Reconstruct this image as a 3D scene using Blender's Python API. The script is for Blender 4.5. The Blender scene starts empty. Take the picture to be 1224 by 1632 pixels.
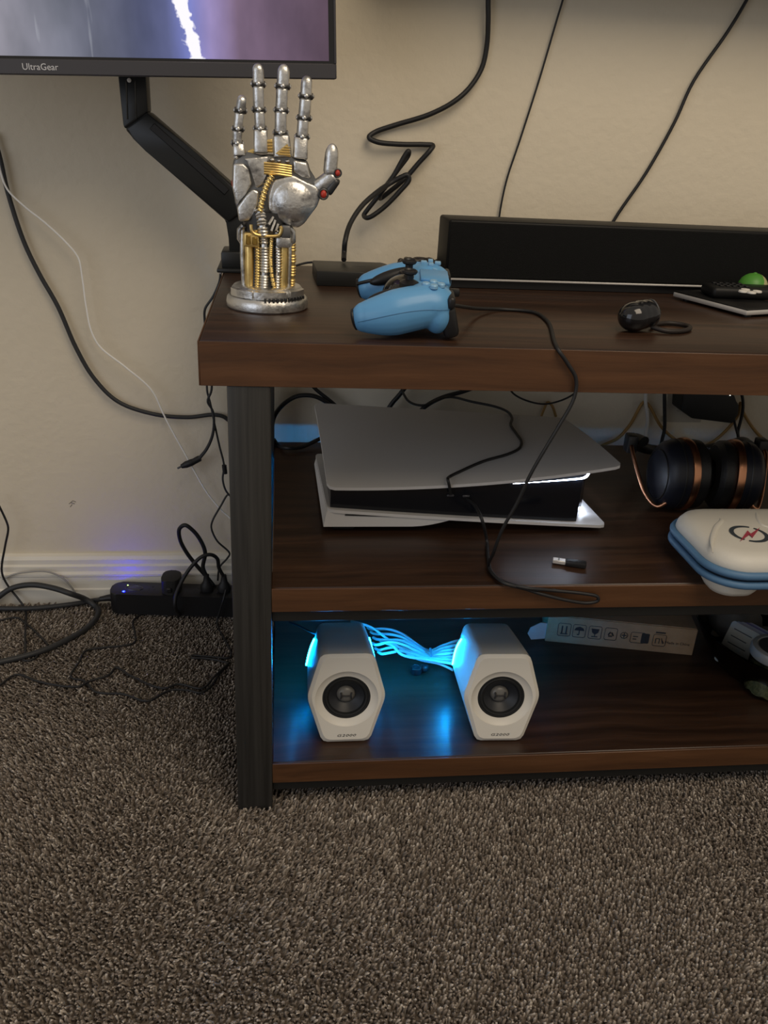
import bpy, bmesh, math, random
import numpy as np
from mathutils import Vector, Matrix

random.seed(7); rng = np.random.default_rng(7)
S = bpy.context.scene
C = S.collection
# ------------------------------------------------------------------ camera
CAM = np.array([0.0846, -0.8867, 0.8534]); PIT, YAW, ROLL, FPX = 0.4280, -0.1332, 0.0557, 1350.0
_fw = np.array([-math.sin(YAW)*math.cos(PIT), math.cos(YAW)*math.cos(PIT), -math.sin(PIT)])
_rt = np.array([math.cos(YAW), math.sin(YAW), 0.0]); _up = np.cross(_rt, _fw)
_r2 = math.cos(ROLL)*_rt + math.sin(ROLL)*_up; _u2 = -math.sin(ROLL)*_rt + math.cos(ROLL)*_up
cd = bpy.data.cameras.new('camera'); cam = bpy.data.objects.new('camera', cd); C.objects.link(cam)
cd.sensor_fit = 'HORIZONTAL'; cd.sensor_width = 36.0; cd.lens = 36.0*FPX/1224.0; cd.clip_start = 0.02; cd.clip_end = 50
cam.matrix_world = Matrix(((_r2[0], _u2[0], -_fw[0], CAM[0]), (_r2[1], _u2[1], -_fw[1], CAM[1]), (_r2[2], _u2[2], -_fw[2], CAM[2]), (0, 0, 0, 1)))
S.camera = cam
# ------------------------------------------------------------------ world, room light, exposure
w = bpy.data.worlds.new('room_ambience'); S.world = w; w.use_nodes = True
bg = w.node_tree.nodes['Background']; bg.inputs[0].default_value = (1.0, 0.90, 0.78, 1); bg.inputs[1].default_value = 0.34
def area(name, loc, tgt, size, power, col, sy=None):
    l = bpy.data.lights.new(name, 'AREA'); l.energy = power; l.color = col; l.size = size
    if sy: l.shape = 'RECTANGLE'; l.size_y = sy
    o = bpy.data.objects.new(name, l); C.objects.link(o); o.location = loc
    o.rotation_euler = (Vector(tgt)-Vector(loc)).to_track_quat('-Z', 'Y').to_euler(); return o
area('ceiling_lamp', (0.85, -1.05, 2.35), (0.4, 0.2, 0.4), 1.3, 24, (1.0, 0.84, 0.64))
area('window_daylight', (-2.3, -2.2, 1.2), (-0.3, 0.5, 0.3), 2.2, 19, (0.72, 0.82, 1.0))
S.view_settings.view_transform = 'Standard'; S.view_settings.look = 'None'
S.view_settings.gamma = 1.0; S.view_settings.exposure = 0.0; S.view_settings.use_curve_mapping = False

# ------------------------------------------------------------------ measured planes
H, TT, DT = 0.6416, 0.0486, 0.523           # table top height, thickness, depth
ZM, ZB = 0.3437, 0.0774                     # shelf tops
DM = 0.513                                   # shelf back
WB, W = 0.548, 0.570                         # baseboard face, wall face
def ray(u, v):
    return _fw*FPX + _r2*(u-612) - _u2*(v-816)
def AZ(u, v, z):
    d = ray(u, v); return tuple(CAM + d*(z-CAM[2])/d[2])
def AY(u, v, y):
    d = ray(u, v); return tuple(CAM + d*(y-CAM[1])/d[1])

# ------------------------------------------------------------------ materials
MATS = {}
def mat(name, col, rough=0.5, metal=0.0, noise=None, bump=0.0, bscale=300, emit=None, estr=0.0, trans=0.0, coat=0.0, ior=1.45, spec=0.5):
    """noise = (scale xyz tuple or float, second colour, low, high)"""
    if name in MATS: return MATS[name]
    m = bpy.data.materials.new(name); m.use_nodes = True; nt = m.node_tree; b = nt.nodes['Principled BSDF']
    b.inputs['Base Color'].default_value = (*col, 1); b.inputs['Roughness'].default_value = rough; b.inputs['Metallic'].default_value = metal
    b.inputs['IOR'].default_value = ior; b.inputs['Specular IOR Level'].default_value = spec
    if trans: b.inputs['Transmission Weight'].default_value = trans
    if coat: b.inputs['Coat Weight'].default_value = coat; b.inputs['Coat Roughness'].default_value = 0.08
    if emit: b.inputs['Emission Color'].default_value = (*emit, 1); b.inputs['Emission Strength'].default_value = estr
    tc = None
    if noise or bump: tc = nt.nodes.new('ShaderNodeTexCoord')
    if noise:
        sc, c2, lo, hi = noise
        mp = nt.nodes.new('ShaderNodeMapping'); nt.links.new(tc.outputs['Object'], mp.inputs[0])
        mp.inputs['Scale'].default_value = sc if isinstance(sc, tuple) else (sc, sc, sc)
        n = nt.nodes.new('ShaderNodeTexNoise'); n.inputs['Scale'].default_value = 1.0; n.inputs['Detail'].default_value = 6; n.inputs['Roughness'].default_value = 0.6
        nt.links.new(mp.outputs[0], n.inputs['Vector'])
        r = nt.nodes.new('ShaderNodeValToRGB'); r.color_ramp.elements[0].position = lo; r.color_ramp.elements[1].position = hi
        r.color_ramp.elements[0].color = (*col, 1); r.color_ramp.elements[1].color = (*c2, 1)
        nt.links.new(n.outputs['Fac'], r.inputs[0]); nt.links.new(r.outputs[0], b.inputs['Base Color'])
    if bump:
        n2 = nt.nodes.new('ShaderNodeTexNoise'); n2.inputs['Scale'].default_value = bscale; n2.inputs['Detail'].default_value = 3
        nt.links.new(tc.outputs['Object'], n2.inputs['Vector'])
        bp = nt.nodes.new('ShaderNodeBump'); bp.inputs['Strength'].default_value = bump; bp.inputs['Distance'].default_value = 0.002
        nt.links.new(n2.outputs['Fac'], bp.inputs['Height']); nt.links.new(bp.outputs[0], b.inputs['Normal'])
    MATS[name] = m; return m

def wood_mat(name, c1, c2, c3, rough, scale=(2.2, 55, 55)):
    m = bpy.data.materials.new(name); m.use_nodes = True; nt = m.node_tree; b = nt.nodes['Principled BSDF']
    tc = nt.nodes.new('ShaderNodeTexCoord')
    warp = nt.nodes.new('ShaderNodeTexNoise'); warp.inputs['Scale'].default_value = 3.0; nt.links.new(tc.outputs['Object'], warp.inputs['Vector'])
    add = nt.nodes.new('ShaderNodeVectorMath'); add.operation = 'MULTIPLY_ADD'; add.inputs[1].default_value = (0.02, 0.05, 0.05)
    nt.links.new(warp.outputs['Color'], add.inputs[0]); nt.links.new(tc.outputs['Object'], add.inputs[2])
    mp = nt.nodes.new('ShaderNodeMapping'); mp.inputs['Scale'].default_value = scale; nt.links.new(add.outputs[0], mp.inputs[0])
    n = nt.nodes.new('ShaderNodeTexNoise'); n.inputs['Scale'].default_value = 1.0; n.inputs['Detail'].default_value = 8; n.inputs['Roughness'].default_value = 0.65
    nt.links.new(mp.outputs[0], n.inputs['Vector'])
    r = nt.nodes.new('ShaderNodeValToRGB'); e = r.color_ramp.elements
    e[0].position = 0.34; e[0].color = (*c1, 1); e[1].position = 0.70; e[1].color = (*c3, 1); x = e.new(0.52); x.color = (*c2, 1)
    nt.links.new(n.outputs['Fac'], r.inputs[0]); nt.links.new(r.outputs[0], b.inputs['Base Color'])
    b.inputs['Roughness'].default_value = rough
    bp = nt.nodes.new('ShaderNodeBump'); bp.inputs['Strength'].default_value = 0.25; bp.inputs['Distance'].default_value = 0.001
    nt.links.new(n.outputs['Fac'], bp.inputs['Height']); nt.links.new(bp.outputs[0], b.inputs['Normal'])
    return m

WOOD = wood_mat('dark_wood', (0.019, 0.0090, 0.0050), (0.038, 0.0180, 0.0096), (0.066, 0.0315, 0.0165), 0.36)
EDGE = wood_mat('reddish_lit_tone_edge', (0.062, 0.026, 0.010), (0.088, 0.037, 0.014), (0.115, 0.050, 0.020), 0.42, (3, 70, 70))  # redder edge colour, with the direct light on front faces painted in
LEGM = mat('charcoal_brushed_wood', (0.020, 0.019, 0.017), 0.45, 0.0, ((160, 160, 4), (0.040, 0.038, 0.034), 0.35, 0.7))
RAILM = mat('black_rail', (0.012, 0.012, 0.011), 0.5)
WALLM = mat('cream_wall_paint', (0.70, 0.625, 0.485), 0.75, 0.0, (3.0, (0.74, 0.662, 0.52), 0.35, 0.65), 0.55, 75)
TRIMM = mat('white_trim_paint', (0.76, 0.72, 0.63), 0.4)
BLK = mat('black_plastic', (0.010, 0.010, 0.011), 0.4)
BLKM = mat('matte_black', (0.014, 0.014, 0.013), 0.6)
BLKG = mat('gloss_black', (0.006, 0.006, 0.007), 0.12, coat=0.5)
CORD = mat('black_rubber_cord', (0.012, 0.012, 0.013), 0.5)
CORDG = mat('charcoal_cord', (0.028, 0.029, 0.031), 0.5)
WCORD = mat('white_cord', (0.62, 0.60, 0.56), 0.45)
YCORD = mat('tan_yellow_cord', (0.34, 0.20, 0.06), 0.5)
WHITE = mat('white_plastic', (0.72, 0.69, 0.63), 0.42)
SILV = mat('brushed_silver', (0.62, 0.60, 0.57), 0.4, 0.45)
CHROME = mat('aged_silver', (0.68, 0.67, 0.64), 0.33, 0.92, (60.0, (0.15, 0.145, 0.14), 0.52, 0.76), 0.25, 220)
DARKMET = mat('dark_metal', (0.07, 0.07, 0.07), 0.4, 0.7)
GOLD = mat('antique_gold', (0.80, 0.58, 0.22), 0.36, 0.85, (60.0, (0.42, 0.26, 0.07), 0.52, 0.78))
RED = mat('red_enamel', (0.45, 0.035, 0.02), 0.35)
COPPER = mat('copper', (0.62, 0.30, 0.17), 0.28, 1.0)
NAVY = mat('navy_black', (0.007, 0.008, 0.014), 0.42)
INK = mat('dark_print', (0.02, 0.02, 0.022), 0.6)

# ------------------------------------------------------------------ mesh helpers
def bm_(): return bmesh.new()
def tag(o, label=None, cat=None, group=None, kind=None):
    if label: o['label'] = label
    if cat: o['category'] = cat
    if group: o['group'] = group
    if kind: o['kind'] = kind
    return o
def finish(me, bm, ang):
    bmesh.ops.recalc_face_normals(bm, faces=bm.faces)
    for f in bm.faces: f.smooth = True
    a = math.radians(ang)
    for e in bm.edges:
        if len(e.link_faces) == 2 and e.calc_face_angle(0) > a: e.smooth = False
    bm.to_mesh(me); bm.free()
def obj(name, bm, m, parent=None, ang=38, origin=None):
    if origin is not None: bmesh.ops.translate(bm, verts=bm.verts, vec=-Vector(origin))
    me = bpy.data.meshes.new(name); finish(me, bm, ang)
    if m: me.materials.append(m)
    o = bpy.data.objects.new(name, me); C.objects.link(o)
    if parent: o.parent = parent
    if origin is not None: o.location = origin
    return o
def thing(name, label, cat, loc=(0, 0, 0), rot=(0, 0, 0), group=None):
    o = bpy.data.objects.new(name, None); C.objects.link(o); o.location = loc; o.rotation_euler = rot
    o.empty_display_size = 0.03
    return tag(o, label, cat, group)
def xf(bm, vs, M): bmesh.ops.transform(bm, matrix=M, verts=vs)
def box(bm, x0, x1, y0, y1, z0, z1, bev=0.0, seg=2):
    r = bmesh.ops.create_cube(bm, size=1.0); vs = r['verts']
    for v in vs: v.co = Vector((x0+(v.co.x+.5)*(x1-x0), y0+(v.co.y+.5)*(y1-y0), z0+(v.co.z+.5)*(z1-z0)))
    if bev > 0:
        es = list({e for v in vs for e in v.link_edges})
        r = bmesh.ops.bevel(bm, geom=es, offset=bev, segments=seg, profile=0.5, affect='EDGES')
        vs = list({v for v in r['verts']} | {v for f in r['faces'] for v in f.verts})
    return vs
def rings(bm, rs, closed_ends=True, loop=False):
    vv = [[bm.verts.new(p) for p in r] for r in rs]; n = len(vv[0])
    m = len(vv) if loop else len(vv)-1
    for i in range(m):
        a, b = vv[i], vv[(i+1) % len(vv)]
        for j in range(n):
            k = (j+1) % n; bm.faces.new((a[j], a[k], b[k], b[j]))
    if closed_ends and not loop:
        if n > 2: bm.faces.new(vv[0][::-1]); bm.faces.new(vv[-1])
    return [v for r in vv for v in r]
def lathe(bm, prof, n=32, c=(0, 0, 0), M=None):
    """prof [(r,z)] around local Z, then moved by M or to c"""
    rs = [[Vector((r*math.cos(2*math.pi*j/n), r*math.sin(2*math.pi*j/n), z)) for j in range(n)] for r, z in [(max(r, 1e-5), z) for r, z in prof]]
    vs = rings(bm, rs, prof[0][0] < 1e-4 or prof[-1][0] < 1e-4)
    if (prof[0][0] < 1e-4) != (prof[-1][0] < 1e-4):   # only the end that reaches the axis is closed
        bm.faces.ensure_lookup_table(); bm.faces.remove(bm.faces[-1] if prof[0][0] < 1e-4 else bm.faces[-2])
    xf(bm, vs, M if M is not None else Matrix.Translation(c)); return vs
def spline(pts, sub=6, closed=False):
    P = [np.array(p, float) for p in pts]; out = []
    n = len(P)
    for i in range(n if closed else n-1):
        if closed: p0, p1, p2, p3 = P[(i-1) % n], P[i], P[(i+1) % n], P[(i+2) % n]
        else:
            p1, p2 = P[i], P[i+1]; p0 = P[i-1] if i > 0 else 2*p1-p2; p3 = P[i+2] if i+2 < n else 2*p2-p1
        # centripetal Catmull-Rom: no loops or overshoot at uneven spacing
        t0 = 0; t1 = t0+max(np.linalg.norm(p1-p0), 1e-6)**.5; t2 = t1+max(np.linalg.norm(p2-p1), 1e-6)**.5; t3 = t2+max(np.linalg.norm(p3-p2), 1e-6)**.5
        for s in range(sub):
            t = t1+(t2-t1)*s/sub
            A1 = (t1-t)/(t1-t0)*p0+(t-t0)/(t1-t0)*p1; A2 = (t2-t)/(t2-t1)*p1+(t-t1)/(t2-t1)*p2; A3 = (t3-t)/(t3-t2)*p2+(t-t2)/(t3-t2)*p3
            B1 = (t2-t)/(t2-t0)*A1+(t-t0)/(t2-t0)*A2; B2 = (t3-t)/(t3-t1)*A2+(t-t1)/(t3-t1)*A3
            out.append((t2-t)/(t2-t1)*B1+(t-t1)/(t2-t1)*B2)
    if not closed: out.append(P[-1])
    return [Vector(p) for p in out]
def tube(bm, pts, r, n=8, closed=False, rfun=None, flat=1.0):
    P = [Vector(p) for p in pts]; N = len(P); rs = []
    t = (P[1]-P[0]).normalized(); nrm = t.orthogonal().normalized()
    for i in range(N):
        a = P[(i-1) % N] if (closed or i > 0) else P[i]; b = P[(i+1) % N] if (closed or i < N-1) else P[i]
        t = (b-a)
        t = t.normalized() if t.length > 1e-9 else Vector((0, 0, 1))
        nrm = nrm-t*nrm.dot(t)
        nrm = nrm.normalized() if nrm.length > 1e-6 else t.orthogonal().normalized()
        bn = t.cross(nrm); rr = r if rfun is None else rfun(i/(N-1))
        rs.append([P[i]+nrm*rr*math.cos(2*math.pi*j/n)+bn*rr*flat*math.sin(2*math.pi*j/n) for j in range(n)])
    return rings(bm, rs, True, closed)
def prism(bm, poly, d0, d1, plane='xz', bev=0.0, seg=2):
    """polygon extruded: plane 'xz' -> depth along y, 'xy' -> along z, 'yz' -> along x"""
    def p3(a, b, d): return {'xz': (a, d, b), 'xy': (a, b, d), 'yz': (d, a, b)}[plane]
    a = [bm.verts.new(p3(x, y, d0)) for x, y in poly]; b = [bm.verts.new(p3(x, y, d1)) for x, y in poly]; n = len(poly)
    fs = [bm.faces.new(a), bm.faces.new(b[::-1])]
    for i in range(n): fs.append(bm.faces.new((a[i], b[i], b[(i+1) % n], a[(i+1) % n])))
    vs = a+b
    if bev > 0:
        es = list({e for f in fs for e in f.edges})
        r = bmesh.ops.bevel(bm, geom=es, offset=bev, segments=seg, profile=0.5, affect='EDGES', clamp_overlap=True)
        vs = list({v for v in r['verts']} | {v for f in r['faces'] for v in f.verts})
    return vs
def ell(bm, c, r, u=20, v=12, M=None):
    vs = bmesh.ops.create_uvsphere(bm, u_segments=u, v_segments=v, radius=1.0)['verts']
    xf(bm, vs, (M or Matrix.Translation(c)) @ Matrix.Diagonal((*r, 1)) if M is None else M @ Matrix.Diagonal((*r, 1))); return vs
def torus(bm, R, r, n=32, k=8, M=Matrix.Identity(4), sx=1.0, sy=1.0):
    rs = []
    for i in range(n):
        a = 2*math.pi*i/n
        rs.append([Vector(((R+r*math.cos(2*math.pi*j/k))*math.cos(a)*sx, (R+r*math.cos(2*math.pi*j/k))*math.sin(a)*sy, r*math.sin(2*math.pi*j/k))) for j in range(k)])
    vs = rings(bm, rs, False, True); xf(bm, vs, M); return vs
def frame(o, xa, ya, za=None):
    xa = Vector(xa).normalized(); ya = Vector(ya).normalized(); za = Vector(za) if za else xa.cross(ya)
    return Matrix(((xa.x, ya.x, za.x, o[0]), (xa.y, ya.y, za.y, o[1]), (xa.z, ya.z, za.z, o[2]), (0, 0, 0, 1)))
def zto(o, d):   # frame whose local Z points along d
    return Matrix.Translation(o) @ Vector(d).to_track_quat('Z', 'Y').to_matrix().to_4x4()
def remesh(bm, voxel, smooth=6, fac=0.5):
    me = bpy.data.meshes.new('tmp'); bmesh.ops.recalc_face_normals(bm, faces=bm.faces); bm.to_mesh(me); bm.free()
    o = bpy.data.objects.new('tmp', me); C.objects.link(o)
    m = o.modifiers.new('r', 'REMESH'); m.mode = 'VOXEL'; m.voxel_size = voxel
    s = o.modifiers.new('s', 'SMOOTH'); s.factor = fac; s.iterations = smooth
    dg = bpy.context.evaluated_depsgraph_get(); e = o.evaluated_get(dg); m2 = bpy.data.meshes.new_from_object(e)
    b = bmesh.new(); b.from_mesh(m2); C.objects.unlink(o); bpy.data.objects.remove(o); return b
def text_bm(body, size, ext=0.0002, shear=0.0, align='CENTER', space=1.0):
    cu = bpy.data.curves.new('t', 'FONT'); cu.body = body; cu.size = size; cu.extrude = ext; cu.shear = shear; cu.align_x = align; cu.align_y = 'CENTER'; cu.space_character = space
    cu.resolution_u = 3
    o = bpy.data.objects.new('t', cu); C.objects.link(o)
    dg = bpy.context.evaluated_depsgraph_get(); me = bpy.data.meshes.new_from_object(o.evaluated_get(dg))
    b = bmesh.new(); b.from_mesh(me); C.objects.unlink(o); bpy.data.objects.remove(o); return b
def cable(name, label, pts, r, m, sub=6, n=8, cat='cable', group=None, parent=None):
    bm = bm_(); tube(bm, spline(pts, sub), r, n); o = obj(name, bm, m, parent, 60, None if parent else tuple(pts[0]))
    if not parent: tag(o, label, cat, group)
    return o
def ypts(lst, y): return [AY(u, v, y) for u, v in lst]
def zpts(lst, z): return [AZ(u, v, z) for u, v in lst]

# ================================================================== SETTING
bm = bm_(); box(bm, -2.6, 3.4, W, W+0.1, -0.05, 2.5); tag(obj('wall_back', bm, WALLM), kind='structure')
bm = bm_(); box(bm, -2.6, 3.4, -3.0, W+0.1, -0.06, -0.004)
FLOORM = mat('carpet_backing', (0.075, 0.058, 0.045), 0.95, 0.0, (260.0, (0.20, 0.165, 0.135), 0.42, 0.62), 0.8, 400)
tag(obj('floor', bm, FLOORM), kind='structure')
# moulded baseboard profile (y,z) extruded along x
prof = [(W, -.004), (WB, -.004), (WB, 0.032), (WB+0.003, 0.034), (WB+0.003, 0.058), (WB+0.001, 0.060), (WB+0.001, 0.064), (WB+0.006, 0.068), (WB+0.006, 0.078), (WB+0.010, 0.081), (WB+0.010, 0.090), (WB+0.014, 0.096), (W, 0.098)]
bm = bm_(); prism(bm, prof, -2.6, 3.4, 'yz'); tag(obj('baseboard_back', bm, TRIMM, ang=20), kind='structure')

bb = bpy.data.objects['baseboard_back']; wb_ = bpy.data.objects['wall_back']
SCUFF = mat('grey_scuff', (.16, .14, .12), .8)
for u0, u1 in ((66, 78), (81, 96), (102, 110), (121, 133), (138, 153)):
    a_, b_ = AY(u0, 901.5, WB+.0095), AY(u1, 900.8, WB+.0095); bm = bm_(); tube(bm, [a_, ((a_[0]+b_[0])/2, a_[1], (a_[2]+b_[2])/2+.0004), b_], .0006, 5); obj('scuff_mark', bm, SCUFF, bb)
for q_ in ([(110, 803), (116, 798), (121, 800)], [(113, 801), (119, 803)], [(112, 808), (115, 804)]):
    bm = bm_(); tube(bm, [AY(u, v, W-.0002) for u, v in q_], .0006, 5); obj('scuff_mark', bm, SCUFF, wb_)
# carpet pile: leaning twisted tufts, nobody could count them
def carpet():
    sp = 0.0041
    xs = np.arange(-0.66, 1.02, sp); ys = np.arange(-0.46, WB-0.002, sp)
    X, Y = np.meshgrid(xs, ys); X = X.ravel(); Y = Y.ravel(); N = len(X)
    X = X+rng.uniform(-.5, .5, N)*sp; Y = Y+rng.uniform(-.5, .5, N)*sp
    keep = ~((X > 0.0272) & (X < 0.0735) & (Y > 0.0) & (Y < 0.046)); X = X[keep]; Y = Y[keep]; N = len(X)
    # brushed lean direction changes slowly over the floor
    def fld(a, b, c, d): return np.sin(a*X+b*Y+c)+0.6*np.sin(b*1.7*X-a*1.3*Y+d)
    la = -1.2+0.9*fld(5, 3, .4, 1.0)+rng.normal(0, .8, N); lm = np.clip(0.42+0.24*fld(7, 4, 2., .3)+rng.normal(0, .2, N), .03, 1.1)
    h = rng.uniform(.0085, .0115, N); r0 = rng.uniform(.0016, .0025, N)
    tw = rng.uniform(0, 6.28, N)
    lx, ly = np.cos(la)*lm*h*.8, np.sin(la)*lm*h*.8
    lv = [(0., .7, 0.), (.62, 1.15, .42), (.98, .75, .95)]
    V = np.zeros((N, 10, 3), np.float32)
    for k, (t, rr, l) in enumerate(lv):
        for j in range(3):
            a = tw+j*2.0944+t*1.2
            V[:, k*3+j, 0] = X+lx*l+np.cos(a)*r0*rr; V[:, k*3+j, 1] = Y+ly*l+np.sin(a)*r0*rr; V[:, k*3+j, 2] = h*t
    V[:, 9] = np.stack([X+lx*1.03, Y+ly*1.03, h*1.06], 1)
    V[:, :, 2] -= .0045
    F = []
    for k in range(2):
        for j in range(3):
            a, b = k*3+j, k*3+(j+1) % 3; F += [(a, b, b+3), (a, b+3, a+3)]
    F += [(6, 7, 9), (7, 8, 9), (8, 6, 9)]
    F = np.array(F, np.int32)
    allF = (F[None]+(np.arange(N, dtype=np.int32)*10)[:, None, None]).reshape(-1, 3)
    me = bpy.data.meshes.new('carpet_pile'); nv = N*10; nf = len(allF)
    me.vertices.add(nv); me.vertices.foreach_set('co', V.ravel())
    me.loops.add(nf*3); me.loops.foreach_set('vertex_index', allF.ravel())
    me.polygons.add(nf); me.polygons.foreach_set('loop_start', np.arange(0, nf*3, 3, dtype=np.int32))
    me.polygons.foreach_set('use_smooth', np.ones(nf, bool))
    me.update()
    ca = me.color_attributes.new('Yarn', 'FLOAT_COLOR', 'POINT')
    pal = np.array([(.145, .113, .086), (.225, .182, .145), (.335, .285, .236), (.50, .44, .375)])
    idx = rng.choice(4, N, p=[.30, .36, .24, .10]); colr = pal[idx]*rng.uniform(.85, 1.15, (N, 1))
    cc = np.ones((N, 10, 4), np.float32); cc[:, :, :3] = colr[:, None, :]
    ca.data.foreach_set('color', cc.ravel())
    m = bpy.data.materials.new('carpet_yarn'); m.use_nodes = True; nt = m.node_tree; b = nt.nodes['Principled BSDF']
    at = nt.nodes.new('ShaderNodeAttribute'); at.attribute_name = 'Yarn'; nt.links.new(at.outputs['Color'], b.inputs['Base Color'])
    b.inputs['Roughness'].default_value = 0.6; b.inputs['Sheen Weight'].default_value = 0.15
    me.materials.append(m)
    o = bpy.data.objects.new('carpet_pile', me); C.objects.link(o)
    tag(o, 'brown and beige flecked twisted carpet pile covering the floor', 'carpet', kind='stuff')
carpet()
CARP = 0.005    # walking height of the pile

# wall-mounted television the wall cords climb to (it shades the top of the wall)
TV = thing('television', 'black television mounted on the wall above the soundbar', 'television', (0.95, W-.12, 1.08))
bm = bm_(); box(bm, -.72, .72, 0.0, .045, 0, .82, .004, 2); obj('housing', bm, BLKM, TV)
bm = bm_(); box(bm, -.712, .712, -.002, .001, .012, .812, .001, 1); obj('screen_panel', bm, BLKG, TV)
bm = bm_(); box(bm, -.2, .2, .044, .119, .2, .6, .004, 1); obj('wall_mount', bm, BLKM, TV)
# ================================================================== CONSOLE TABLE
TL = 1.46
t = thing('console_table', 'dark wood three-tier media table with charcoal square legs', 'table', (0, 0, 0))
bm = bm_(); box(bm, 0, TL, 0.0, DT, H-TT+0.0005, H, 0.003); obj('tabletop', bm, WOOD, t)
bm = bm_(); box(bm, 0, TL, -0.0015, 0.0, H-TT, H-0.0012, 0.0004, 1); obj('lit_tone_edge', bm, EDGE, t)
bm = bm_(); box(bm, -0.0015, 0.0, -0.001, DT, H-TT, H-0.0012, 0.0004, 1); obj('lit_tone_edge', bm, EDGE, t)
for lx0 in (0.0272, TL-0.0735):
    for ly0 in (0.0, DT-0.046):
        bm = bm_(); box(bm, lx0, lx0+0.0463, ly0, ly0+0.046, 0.0, H-TT, 0.002); obj('leg', bm, LEGM, t)
for zs, th in ((ZM, 0.018), (ZB, 0.018)):
    zf = zs-0.0325
    bm = bm_(); box(bm, 0.0735, TL-0.0735, 0.004, DM, zs-th, zs, 0.0012, 1); sh = obj('shelf', bm, WOOD, t)
    bm = bm_(); box(bm, 0.0735, TL-0.0735, 0.001, 0.0035, zf, zs-0.0006, 0.0006, 1); obj('lit_tone_edge', bm, EDGE, sh)
    bm = bm_(); box(bm, 0.0735, TL-0.0735, 0.006, 0.030, zf-0.0165, zf, 0.001, 1); obj('front_rail', bm, RAILM, t)
    for xr in (0.0272+0.012, TL-0.0735+0.012):
        bm = bm_(); box(bm, xr, xr+0.022, 0.046, DT-0.046, zf-0.0165, zs-0.003, 0.001, 1); obj('side_rail', bm, RAILM, t)

bm = bm_(); box(bm, 0.040, 0.048, 0.046, DT-0.046, 0.046, ZM-.05, .0008, 1); obj('side_panel', bm, RAILM, t)
# ================================================================== ROBOT HAND
_hv = [(504, -0.010), (482, 0.0045), (450, 0.028), (360, 0.0945), (300, 0.137), (240, 0.178), (104, 0.2665), (80, 0.281)]
def hp(u, v):
    x = (u-427.0)*0.000774
    for (v0, z0), (v1, z1) in zip(_hv, _hv[1:]):
        if v <= v0 and v >= v1: return (x, z0+(z1-z0)*(v0-v)/(v0-v1))
    return (x, 0)
R = thing('robot_hand_statue', 'silver and gold skeletal robot hand statue on a round base', 'statue', (0.068, 0.182, H))
bm = bm_(); lathe(bm, [(0, 0), (.0475, 0), (.0495, .002), (.0500, .007), (.0490, .0125), (.0465, .0150), (.0, .0150)], 56); obj('base', bm, CHROME, R)
bm = bm_(); lathe(bm, [(0, .0149), (.0425, .0149), (.0435, .017), (.0430, .0235), (.0405, .0265), (.034, .028), (0, .028)], 56); bs = obj('base_tier', bm, CHROME, R)
for k, (a0, a1) in enumerate(((200, 248), (252, 300), (308, 345))):
    bm = bm_(); rs = []
    for i in range(13):
        a = math.radians(a0+(a1-a0)*i/12); c, s = math.cos(a), math.sin(a)
        rs.append([Vector((c*r, s*r, z)) for r, z in ((.0432, .0165), (.0462, .0165), (.0462, .0250), (.0432, .0262))])
    rings(bm, rs); obj('armour_segment', bm, CHROME, bs)
for i in range(12):
    a = math.radians(268+i*6); bm = bm_(); vs = box(bm, -.0012, .0012, -.0018, .0018, 0, .004, .0003, 1)
    xf(bm, vs, Matrix.Translation((math.cos(a)*.0478, math.sin(a)*.0478, .0148)) @ Matrix.Rotation(a+math.pi/2, 4, 'Z')); obj('gear_tooth', bm, DARKMET, bs)
# forearm core
bm = bm_(); lathe(bm, [(0, .027), (.0285, .027), (.0295, .032), (.0265, .060), (.0265, .080), (.028, .100), (.029, .112), (0, .112)], 32); bmesh.ops.scale(bm, vec=(1, .85, 1), verts=bm.verts); obj('forearm_core', bm, DARKMET, R)
def ribs(name, path, r, m, pitch, parent, squash=.6):
    P = spline(path, 10); L = [0]
    for a, b in zip(P, P[1:]): L.append(L[-1]+(b-a).length)
    bm = bm_(); n = max(3, int(L[-1]/pitch)); tube(bm, P, r*.74, 8)
    for i in range(n+1):
        s = L[-1]*i/n; k = min(range(len(L)), key=lambda q: abs(L[q]-s)); d = (P[min(k+1, len(P)-1)]-P[max(k-1, 0)])
        vs = torus(bm, r*.78, r*.30, 12, 6, zto(P[k], d))
    return obj(name, bm, m, parent)
def yy(x, k=0.0, rx=.0275, ry=.0235): return -ry*math.sqrt(max(0.05, 1-(x/rx)**2))+k
for x, m, r, p in ((-.0115, GOLD, .0034, .0030), (-.0035, CHROME, .0056, .0034), (.0120, CHROME, .0038, .0034), (.0295, GOLD, .0042, .0040)):
    ribs('ribbed_tube', [(x, yy(x, -.0005), .028), (x+.0012, yy(x, -.002), .060), (x, yy(x, -.0005), .092)], r, m, p, R)
ribs('ribbed_tube', [(.0085, -.0255, .028), (.0055, -.0275, .045), (.0045, -.0275, .065), (.0060, -.0265, .088)], .0026, GOLD, .0026, R)
ribs('ribbed_tube', [(-.0035, -.0265, .088), (-.0050, -.0255, .100), (-.0075, -.0215, .114)], .0062, CHROME, .0036, R)
for x, r, z1 in ((-.0205, .0056, .0865), (.0195, .0050, .0815)):
    bm = bm_(); lathe(bm, [(0, .028), (r*.9, .028), (r, .031), (r, z1-.002), (r*.8, z1), (0, z1)], 18, (x, yy(x, -.001), 0)); obj('piston_rod', bm, GOLD, R)
for x in (-.0275, .0255):
    bm = bm_(); tube(bm, spline([(x, -.010, .028), (x*1.04, -.011, .06), (x*1.02, -.010, .095)], 6), .0032, 10); obj('strut', bm, CHROME, R)
bm = bm_(); x, z = hp(404.5, 376); box(bm, x-.0088, x+.0088, -.0305, -.018, z-.0085, z+.0075, .0022, 3); k = obj('clasp', bm, GOLD, R)
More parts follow.
